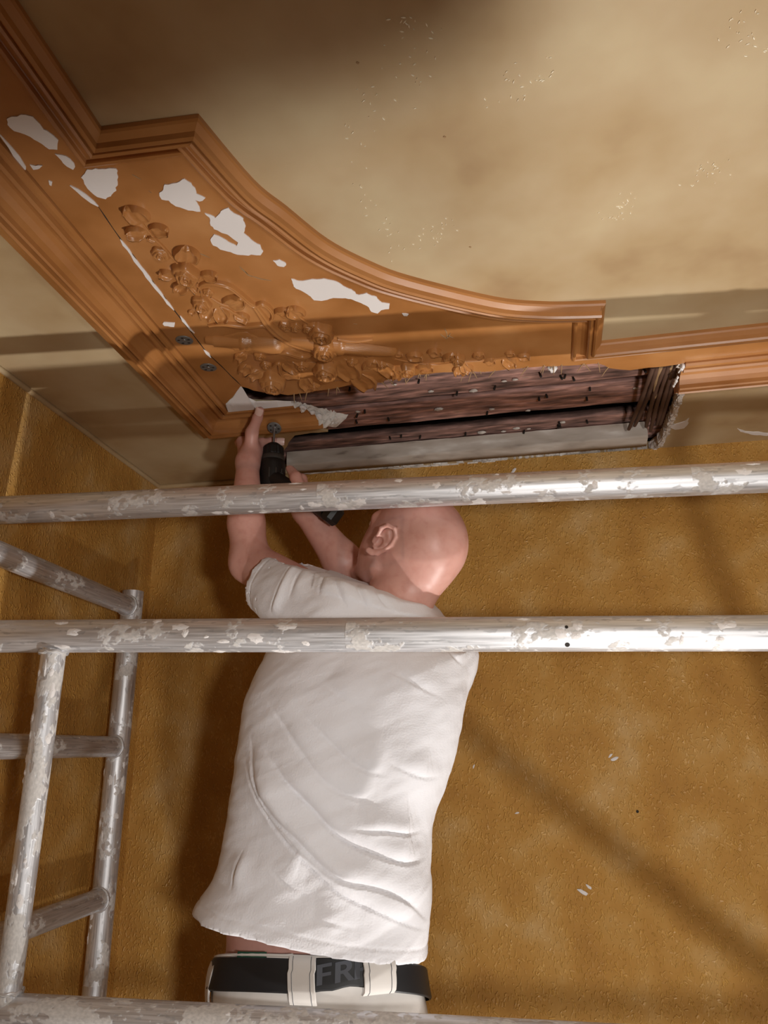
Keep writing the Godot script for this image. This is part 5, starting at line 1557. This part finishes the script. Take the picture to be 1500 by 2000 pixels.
# A grid of points (rows of equal length) as an indexed surface.
func grid_mesh(rows: Array, wrap := false, hint := Vector3.ZERO, close := false) -> ArrayMesh:
	var v := PackedVector3Array()
	var ix := PackedInt32Array()
	var w: int = rows[0].size()
	for r in rows:
		v.append_array(PackedVector3Array(r))
	for i in rows.size() - 1:
		for j in (w if wrap else w - 1):
			var a := i * w + j
			var b := i * w + (j + 1) % w
			ix.append_array([a, b, a + w, b, b + w, a + w])
	if close:
		for e in [0, rows.size() - 1]:
			var c := Vector3.ZERO
			for p in rows[e]:
				c += p
			v.append(c / w)
			for j in w:
				var a: int = e * w + j
				var b: int = e * w + (j + 1) % w
				ix.append_array([b, a, v.size() - 1] if e == 0 else [a, b, v.size() - 1])
	return smooth_mesh(v, ix, hint)


# A box with bevelled edges, centred, of full size s.
func bevel_soup(s: Vector3, b: float) -> Soup:
	var o := Soup.new()
	var h := s / 2.0
	b = minf(b, minf(h.x, minf(h.y, h.z)) * 0.9)
	var dirs := [Vector3.RIGHT, Vector3.UP, Vector3.BACK]
	for k in 3:
		var e1: Vector3 = dirs[(k + 1) % 3]
		var e2: Vector3 = dirs[(k + 2) % 3]
		var e0: Vector3 = dirs[k]
		for sg in [-1.0, 1.0]:
			var c: Vector3 = e0 * (sg * h.dot(e0))
			var x: Vector3 = e1 * (h.dot(e1) - b)
			var y: Vector3 = e2 * (h.dot(e2) - b)
			o.flat_quad(c - x - y, c + x - y, c + x + y, c - x + y, c)
			for sh in [-1.0, 1.0]:
				# the bevel between faces k and k+1
				var p1: Vector3 = e0 * (sg * h.dot(e0)) + e1 * (sh * (h.dot(e1) - b))
				var p2: Vector3 = e0 * (sg * (h.dot(e0) - b)) + e1 * (sh * h.dot(e1))
				o.flat_quad(p1 - y, p1 + y, p2 + y, p2 - y, p1 + p2)
	for sx in [-1.0, 1.0]:
		for sy in [-1.0, 1.0]:
			for sz in [-1.0, 1.0]:
				var g := Vector3(sx, sy, sz)
				var q := (h - Vector3(b, b, b)) * g
				o.flat_tri(q + Vector3(b * sx, 0, 0), q + Vector3(0, b * sy, 0), q + Vector3(0, 0, b * sz), g)
	return o


func bevel_box(s: Vector3, b: float, at := Vector3.ZERO, basis := Basis.IDENTITY) -> ArrayMesh:
	var o := Soup.new()
	o.add(bevel_soup(s, b), Transform3D(basis, at))
	return o.mesh()


# A frame whose y axis runs along d.
func along(d: Vector3) -> Basis:
	var y := d.normalized()
	var x := y.cross(Vector3.BACK if absf(y.z) < 0.9 else Vector3.RIGHT).normalized()
	return Basis(x, y, x.cross(y))


# A round tube through points with radii; flutes makes it ribbed. uv: round, along in metres.
func pipe_soup(pts: Array, radii: Array, sides := 12, caps := true, flutes := 0, o: Soup = null) -> Soup:
	if o == null:
		o = Soup.new()
	var rows := []
	var norms := []
	var b := along(pts[1] - pts[0])
	var run := 0.0
	var runs := []
	for i in pts.size():
		var d: Vector3 = (pts[mini(i + 1, pts.size() - 1)] - pts[maxi(i - 1, 0)]).normalized()
		var x := (b.x - d * b.x.dot(d)).normalized()
		b = Basis(x, d, x.cross(d))
		if i > 0:
			run += (pts[i] - pts[i - 1]).length()
		runs.append(run)
		var row := []
		var nr := []
		for j in sides + 1:
			var a := TAU * j / sides
			var r: float = radii[mini(i, radii.size() - 1)]
			if flutes > 0:
				r *= 1.0 - 0.05 * (0.5 + 0.5 * cos(a * flutes))
			var k: Vector3 = b.x * cos(a) + b.z * sin(a)
			row.append(pts[i] + k * r)
			nr.append(k)
		rows.append(row)
		norms.append(nr)
	if radii.size() > 1:
		for i in pts.size():
			var i0 := maxi(i - 1, 0)
			var i1 := mini(i + 1, pts.size() - 1)
			for j in sides + 1:
				var t: Vector3 = rows[i1][j] - rows[i0][j]
				var k: Vector3 = norms[i][j]
				if t.length() > 1e-9:
					k = (k - t * (k.dot(t) / t.length_squared())).normalized()
					if k != Vector3.ZERO:
						norms[i][j] = k
	for i in pts.size() - 1:
		for j in sides:
			o.quad(rows[i][j], rows[i][j + 1], rows[i + 1][j + 1], rows[i + 1][j], norms[i][j], norms[i][j + 1], norms[i + 1][j + 1], norms[i + 1][j],
				Vector2(float(j) / sides, runs[i]), Vector2(float(j + 1) / sides, runs[i]), Vector2(float(j + 1) / sides, runs[i + 1]), Vector2(float(j) / sides, runs[i + 1]))
	if caps:
		for e in [0, pts.size() - 1]:
			var d: Vector3 = pts[0] - pts[1] if e == 0 else pts[e] - pts[e - 1]
			for j in sides:
				o.flat_tri(pts[e], rows[e][j], rows[e][j + 1], d)
	return o


func pipe(pts: Array, radii: Array, sides := 12, caps := true, flutes := 0) -> ArrayMesh:
	return pipe_soup(pts, radii, sides, caps, flutes).mesh()


# A hollow tube end shows its wall: an open pipe with an inner skin.
func hollow_pipe(a: Vector3, b: Vector3, r: float, wall: float, sides := 28) -> ArrayMesh:
	var o := pipe_soup([a, b], [r], sides, false)
	var fr := along(b - a)
	for e in [a, b]:
		for j in sides:
			var k0 := fr.x * cos(TAU * j / sides) + fr.z * sin(TAU * j / sides)
			var k1 := fr.x * cos(TAU * (j + 1) / sides) + fr.z * sin(TAU * (j + 1) / sides)
			var d: Vector3 = (e - (a + b) / 2.0).normalized()
			o.flat_quad(e + k0 * r, e + k1 * r, e + k1 * (r - wall), e + k0 * (r - wall), d)
			o.quad(a + k0 * (r - wall), a + k1 * (r - wall), b + k1 * (r - wall), b + k0 * (r - wall), -k0, -k1, -k1, -k0)
	return o.mesh()


# A flat plate from an outline in the ceiling plane (x, z), between two heights.
func plate_soup(outline: Array, y0: float, y1: float) -> Soup:
	var o := Soup.new()
	var pts := PackedVector2Array(outline)
	var ix := Geometry2D.triangulate_polygon(pts)
	if ix.is_empty():
		push_error("an outline could not be cut into triangles")
	for i in range(0, ix.size(), 3):
		for y in [y0, y1]:
			o.flat_tri(lift(pts[ix[i]], y), lift(pts[ix[i + 1]], y), lift(pts[ix[i + 2]], y), Vector3(0, y - (y0 + y1) / 2.0, 0))
	var cw := Geometry2D.is_polygon_clockwise(pts)
	for i in pts.size():
		var a := pts[i]
		var b := pts[(i + 1) % pts.size()]
		var side := (b - a).orthogonal() * (1.0 if cw else -1.0)
		o.flat_quad(lift(a, y0), lift(b, y0), lift(b, y1), lift(a, y1), Vector3(-side.x, 0, -side.y))
	return o


func lift(p: Vector2, y: float) -> Vector3:
	return Vector3(p.x, y, p.y)


# An outline with a ragged edge: points put in between and moved a little.
func ragged(outline: Array, step: float, amount: float, seed_: int, closed := true) -> Array:
	var rng := RandomNumberGenerator.new()
	rng.seed = seed_
	var out := []
	for i in outline.size() - (0 if closed else 1):
		var a: Vector2 = outline[i]
		var b: Vector2 = outline[(i + 1) % outline.size()]
		var k := maxi(1, int((b - a).length() / step))
		for j in k:
			var p := a.lerp(b, float(j) / k)
			if closed or i > 0 or j > 0:
				p += Vector2(rng.randf_range(-1, 1), rng.randf_range(-1, 1)) * amount
			out.append(p)
	if not closed:
		out.append(outline[-1])
	return out


# A smooth line through points (x, z).
func curve_2d(pts: Array, steps := 8) -> Array:
	var out := []
	for i in pts.size() - 1:
		var p0: Vector2 = pts[maxi(i - 1, 0)]
		var p3: Vector2 = pts[mini(i + 2, pts.size() - 1)]
		for j in steps:
			out.append((pts[i] as Vector2).cubic_interpolate(pts[i + 1], p0, p3, float(j) / steps))
	out.append(pts[-1])
	return out


func curve_3d(pts: Array, steps := 6) -> Array:
	var out := []
	for i in pts.size() - 1:
		var p0: Vector3 = pts[maxi(i - 1, 0)]
		var p3: Vector3 = pts[mini(i + 2, pts.size() - 1)]
		for j in steps:
			out.append((pts[i] as Vector3).cubic_interpolate(pts[i + 1], p0, p3, float(j) / steps))
	out.append(pts[-1])
	return out


# A moulding under the ceiling: a profile of (across, drop) swept along a path (x, z), mitred at its corners.
# side: +1 or -1 for which side of the path the profile grows to. cut: how far the last end is slanted.
func moulding(path: Array, profile: Array, side: float, top: float, cut := 0.0, cut_first := 0.0) -> ArrayMesh:
	var o := Soup.new()
	var off := []
	for i in path.size():
		var d0: Vector2 = (path[i] - path[i - 1]).normalized() if i > 0 else (path[1] - path[0]).normalized()
		var d1: Vector2 = (path[i + 1] - path[i]).normalized() if i < path.size() - 1 else d0
		var n0 := Vector2(d0.y, -d0.x) * side
		var n1 := Vector2(d1.y, -d1.x) * side
		var m := (n0 + n1).normalized()
		off.append(m / maxf(0.3, m.dot(n0)))
	var width: float = profile[-1].x
	for i in path.size() - 1:
		var d: Vector2 = (path[i + 1] - path[i]).normalized()
		var n := Vector2(d.y, -d.x) * side
		var bend0: bool = i > 0 and (path[i] - path[i - 1]).normalized().dot(d) > 0.9
		var bend1: bool = i < path.size() - 2 and (path[i + 2] - path[i + 1]).normalized().dot(d) > 0.9
		var k0: Vector2 = off[i].normalized() if bend0 else n
		var k1: Vector2 = off[i + 1].normalized() if bend1 else n
		for j in profile.size() - 1:
			var a: Vector2 = profile[j]
			var b: Vector2 = profile[j + 1]
			var q := []
			for s in [[i, a], [i + 1, a], [i + 1, b], [i, b]]:
				var p: Vector2 = path[s[0]] + off[s[0]] * s[1].x
				if s[0] == path.size() - 1:
					p += d * (cut * s[1].x / width)
				if s[0] == 0:
					p -= d * (cut_first * s[1].x / width)
				q.append(Vector3(p.x, top - s[1].y, p.y))
			var t := b - a
			var up := Vector2(-t.y, t.x).normalized()   # normal in (across, drop): away from the ceiling
			if up.y < 0.0 or (absf(up.y) < 1e-6 and t.y > 0.0 and up.x > 0.0):
				up = -up
			if absf(up.y) < 0.02:
				up = Vector2(-signf(t.y), 0)
			var m0 := Vector3(k0.x * up.x, -up.y, k0.y * up.x).normalized()
			var m1 := Vector3(k1.x * up.x, -up.y, k1.y * up.x).normalized()
			o.quad(q[0], q[1], q[2], q[3], m0, m1, m1, m0, Vector2(q[0].x, q[0].z), Vector2(q[1].x, q[1].z), Vector2(q[2].x, q[2].z), Vector2(q[3].x, q[3].z))
	for e in [0, path.size() - 1]:
		var d: Vector2 = (path[1] - path[0]).normalized() if e == 0 else (path[e] - path[e - 1]).normalized()
		var sg := -1.0 if e == 0 else 1.0
		for j in profile.size() - 1:
			var q := []
			for pr in [profile[j], profile[j + 1]]:
				var p: Vector2 = path[e] + off[e] * pr.x + d * sg * ((cut_first if e == 0 else cut) * pr.x / width)
				q.append(Vector3(p.x, top - pr.y, p.y))
				q.append(Vector3(p.x, top, p.y))
			o.flat_quad(q[0], q[2], q[3], q[1], Vector3(d.x, 0, d.y) * sg)
	return o.mesh()


# ---------------------------------------------------------------- helpers: rounded bodies from a distance field (surface nets)
# field: Callable(Vector3) -> float; box: where to look; skip: an optional box that another grid covers.
func nets(field: Callable, box: AABB, cell: float, skips: Array = [], v := PackedVector3Array(), ix := PackedInt32Array()) -> Array:
	var nx := int(box.size.x / cell) + 2
	var ny := int(box.size.y / cell) + 2
	var nz := int(box.size.z / cell) + 2
	var g := PackedFloat32Array()
	g.resize(nx * ny * nz)
	g.fill(1e3)
	var at := PackedInt32Array()
	at.resize(nx * ny * nz)
	at.fill(-1)
	const B := 6
	var live := []
	var reach := cell * B * 0.5 * 1.75 * 1.35 + cell
	for bx in range(0, nx - 1, B):
		for by in range(0, ny - 1, B):
			for bz in range(0, nz - 1, B):
				var c := box.position + Vector3(bx + B * 0.5, by + B * 0.5, bz + B * 0.5) * cell
				if absf(field.call(c)) < reach:
					live.append([bx, by, bz])
	for b in live:
		for i in range(b[0], mini(b[0] + B + 1, nx)):
			for j in range(b[1], mini(b[1] + B + 1, ny)):
				for k in range(b[2], mini(b[2] + B + 1, nz)):
					var q := (i * ny + j) * nz + k
					if g[q] > 999.0:
						g[q] = field.call(box.position + Vector3(i, j, k) * cell)
	var corner := [0, nz * ny, nz, nz * ny + nz, 1, nz * ny + 1, nz + 1, nz * ny + nz + 1]
	var edges := [[0, 1], [2, 3], [4, 5], [6, 7], [0, 2], [1, 3], [4, 6], [5, 7], [0, 4], [1, 5], [2, 6], [3, 7]]
	var place := [Vector3(0, 0, 0), Vector3(1, 0, 0), Vector3(0, 1, 0), Vector3(1, 1, 0), Vector3(0, 0, 1), Vector3(1, 0, 1), Vector3(0, 1, 1), Vector3(1, 1, 1)]
	var cells := []
	for b in live:
		for i in range(b[0], mini(b[0] + B, nx - 1)):
			for j in range(b[1], mini(b[1] + B, ny - 1)):
				for k in range(b[2], mini(b[2] + B, nz - 1)):
					var q := (i * ny + j) * nz + k
					var below := 0
					var bad := false
					for c in corner:
						var w := g[q + c]
						if w < 0.0:
							below += 1
						if w > 999.0:
							bad = true
					if below == 0 or below == 8 or bad:
						continue
					var sum := Vector3.ZERO
					var cnt := 0
					for e in edges:
						var w0 := g[q + corner[e[0]]]
						var w1 := g[q + corner[e[1]]]
						if (w0 < 0.0) != (w1 < 0.0):
							sum += (place[e[0]] as Vector3).lerp(place[e[1]], w0 / (w0 - w1))
							cnt += 1
					var p := box.position + (Vector3(i, j, k) + sum / cnt) * cell
					var out := false
					for s in skips:
						if (s as AABB).has_point(p):
							out = true
					if out:
						continue
					at[q] = v.size()
					v.append(p)
					cells.append([i, j, k, q])
	var sx := ny * nz
	var sy := nz
	for c in cells:
		var q: int = c[3]
		for ax in 3:
			var step: int = [sx, sy, 1][ax]
			var s1: int = [sy, 1, sx][ax]
			var s2: int = [1, sx, sy][ax]
			if c[(ax + 1) % 3] == 0 or c[(ax + 2) % 3] == 0:
				continue
			var w0 := g[q]
			var w1 := g[q + step]
			if (w0 < 0.0) == (w1 < 0.0):
				continue
			var a := at[q]
			var b := at[q - s1]
			var d := at[q - s1 - s2]
			var e := at[q - s2]
			if a < 0 or b < 0 or d < 0 or e < 0:
				continue
			if w0 < 0.0:
				ix.append_array([a, b, d, a, d, e])
			else:
				ix.append_array([a, d, b, a, e, d])
	return [v, ix]


# The mesh of such a net with normals from the field itself.
func field_mesh(field: Callable, v: PackedVector3Array, ix: PackedInt32Array, eps := 0.002) -> ArrayMesh:
	var n := PackedVector3Array()
	n.resize(v.size())
	for i in v.size():
		var p := v[i]
		var a: float = field.call(p + Vector3(eps, -eps, -eps))
		var b: float = field.call(p + Vector3(-eps, -eps, eps))
		var c: float = field.call(p + Vector3(-eps, eps, -eps))
		var d: float = field.call(p + Vector3(eps, eps, eps))
		n[i] = Vector3(a - b - c + d, -a - b + c + d, -a + b - c + d).normalized()
	return indexed(v, ix, n)


func indexed(v: PackedVector3Array, ix: PackedInt32Array, n: PackedVector3Array) -> ArrayMesh:
	for i in range(0, ix.size(), 3):
		var k := (v[ix[i + 1]] - v[ix[i]]).cross(v[ix[i + 2]] - v[ix[i]])
		if k.dot(n[ix[i]] + n[ix[i + 1]] + n[ix[i + 2]]) > 0.0:
			var t := ix[i + 1]
			ix[i + 1] = ix[i + 2]
			ix[i + 2] = t
	var arr := []
	arr.resize(Mesh.ARRAY_MAX)
	arr[Mesh.ARRAY_VERTEX] = v
	arr[Mesh.ARRAY_NORMAL] = n
	arr[Mesh.ARRAY_INDEX] = ix
	var m := ArrayMesh.new()
	m.add_surface_from_arrays(Mesh.PRIMITIVE_TRIANGLES, arr)
	return m


func smin(a: float, b: float, k: float) -> float:
	var h := maxf(k - absf(a - b), 0.0) / k
	return minf(a, b) - h * h * k * 0.25


# Distance to a tapered capsule.
func cap(p: Vector3, a: Vector3, b: Vector3, ra: float, rb: float) -> float:
	var ab := b - a
	var t := clampf((p - a).dot(ab) / ab.length_squared(), 0.0, 1.0)
	return p.distance_to(a + ab * t) - lerpf(ra, rb, t)


# bones: [a, b, ra, rb] or [a, b, ra, rb, k], joined softly.
func bones_d(p: Vector3, bones: Array, k: float) -> float:
	var d := 1e3
	for b in bones:
		d = smin(d, cap(p, b[0], b[1], b[2], b[3]), b[4] if b.size() > 4 else k)
	return d


# Distance to an ellipsoid with axes given by a basis (columns) and half sizes.
func ell(p: Vector3, c: Vector3, fr: Basis, h: Vector3) -> float:
	var q := (p - c) * fr
	var k0 := (q / h).length()
	var k1 := (q / (h * h)).length()
	return k0 * (k0 - 1.0) / maxf(k1, 1e-6)


# A body given by rings [y, cx, cz, half x, half z] from top to bottom.
func loft_d(p: Vector3, rings: Array) -> float:
	var i := 0
	while i < rings.size() - 2 and p.y < rings[i + 1][0]:
		i += 1
	var a: Array = rings[i]
	var b: Array = rings[i + 1]
	var t := clampf((a[0] - p.y) / (a[0] - b[0]), 0.0, 1.0)
	var m0: Array = rings[maxi(i - 1, 0)]
	var m1: Array = rings[mini(i + 2, rings.size() - 1)]
	var r := [0.0, 0.0, 0.0, 0.0]
	for k in 4:
		r[k] = cubic_interpolate(a[k + 1], b[k + 1], m0[k + 1], m1[k + 1], t)
	var x: float = absf(p.x - r[0]) / r[2]
	var z: float = absf(p.z - r[1]) / r[3]
	var e := pow(pow(x, 2.3) + pow(z, 2.3), 1.0 / 2.3)
	var d: float = (e - 1.0) * minf(r[2], r[3]) * (1.15 if e > 1.0 else 1.0)
	var dy := maxf(p.y - rings[0][0], rings[-1][0] - p.y)
	return maxf(d, dy) if d < 0.0 or dy < 0.0 else sqrt(d * d + dy * dy)


# ---------------------------------------------------------------- helpers: materials
func mat(c: Color, rough := 0.6, metal := 0.0) -> StandardMaterial3D:
	var m := StandardMaterial3D.new()
	m.albedo_color = c
	m.roughness = rough
	m.metallic = metal
	m.cull_mode = BaseMaterial3D.CULL_DISABLED
	return m


func noise(freq: float, octaves := 4, seed_ := 1, kind := FastNoiseLite.TYPE_SIMPLEX_SMOOTH) -> FastNoiseLite:
	var n := FastNoiseLite.new()
	n.noise_type = kind
	n.frequency = freq
	n.seed = seed_
	n.fractal_octaves = octaves
	n.fractal_type = FastNoiseLite.FRACTAL_FBM if octaves > 1 else FastNoiseLite.FRACTAL_NONE
	return n


func noise_tex(n: FastNoiseLite, stops: Array, size := 512) -> NoiseTexture2D:
	var t := NoiseTexture2D.new()
	t.width = size
	t.height = size
	t.seamless = true
	t.noise = n
	if not stops.is_empty():
		var g := Gradient.new()
		g.offsets = PackedFloat32Array(stops.map(func(s): return s[0]))
		g.colors = PackedColorArray(stops.map(func(s): return s[1]))
		t.color_ramp = g
	return t
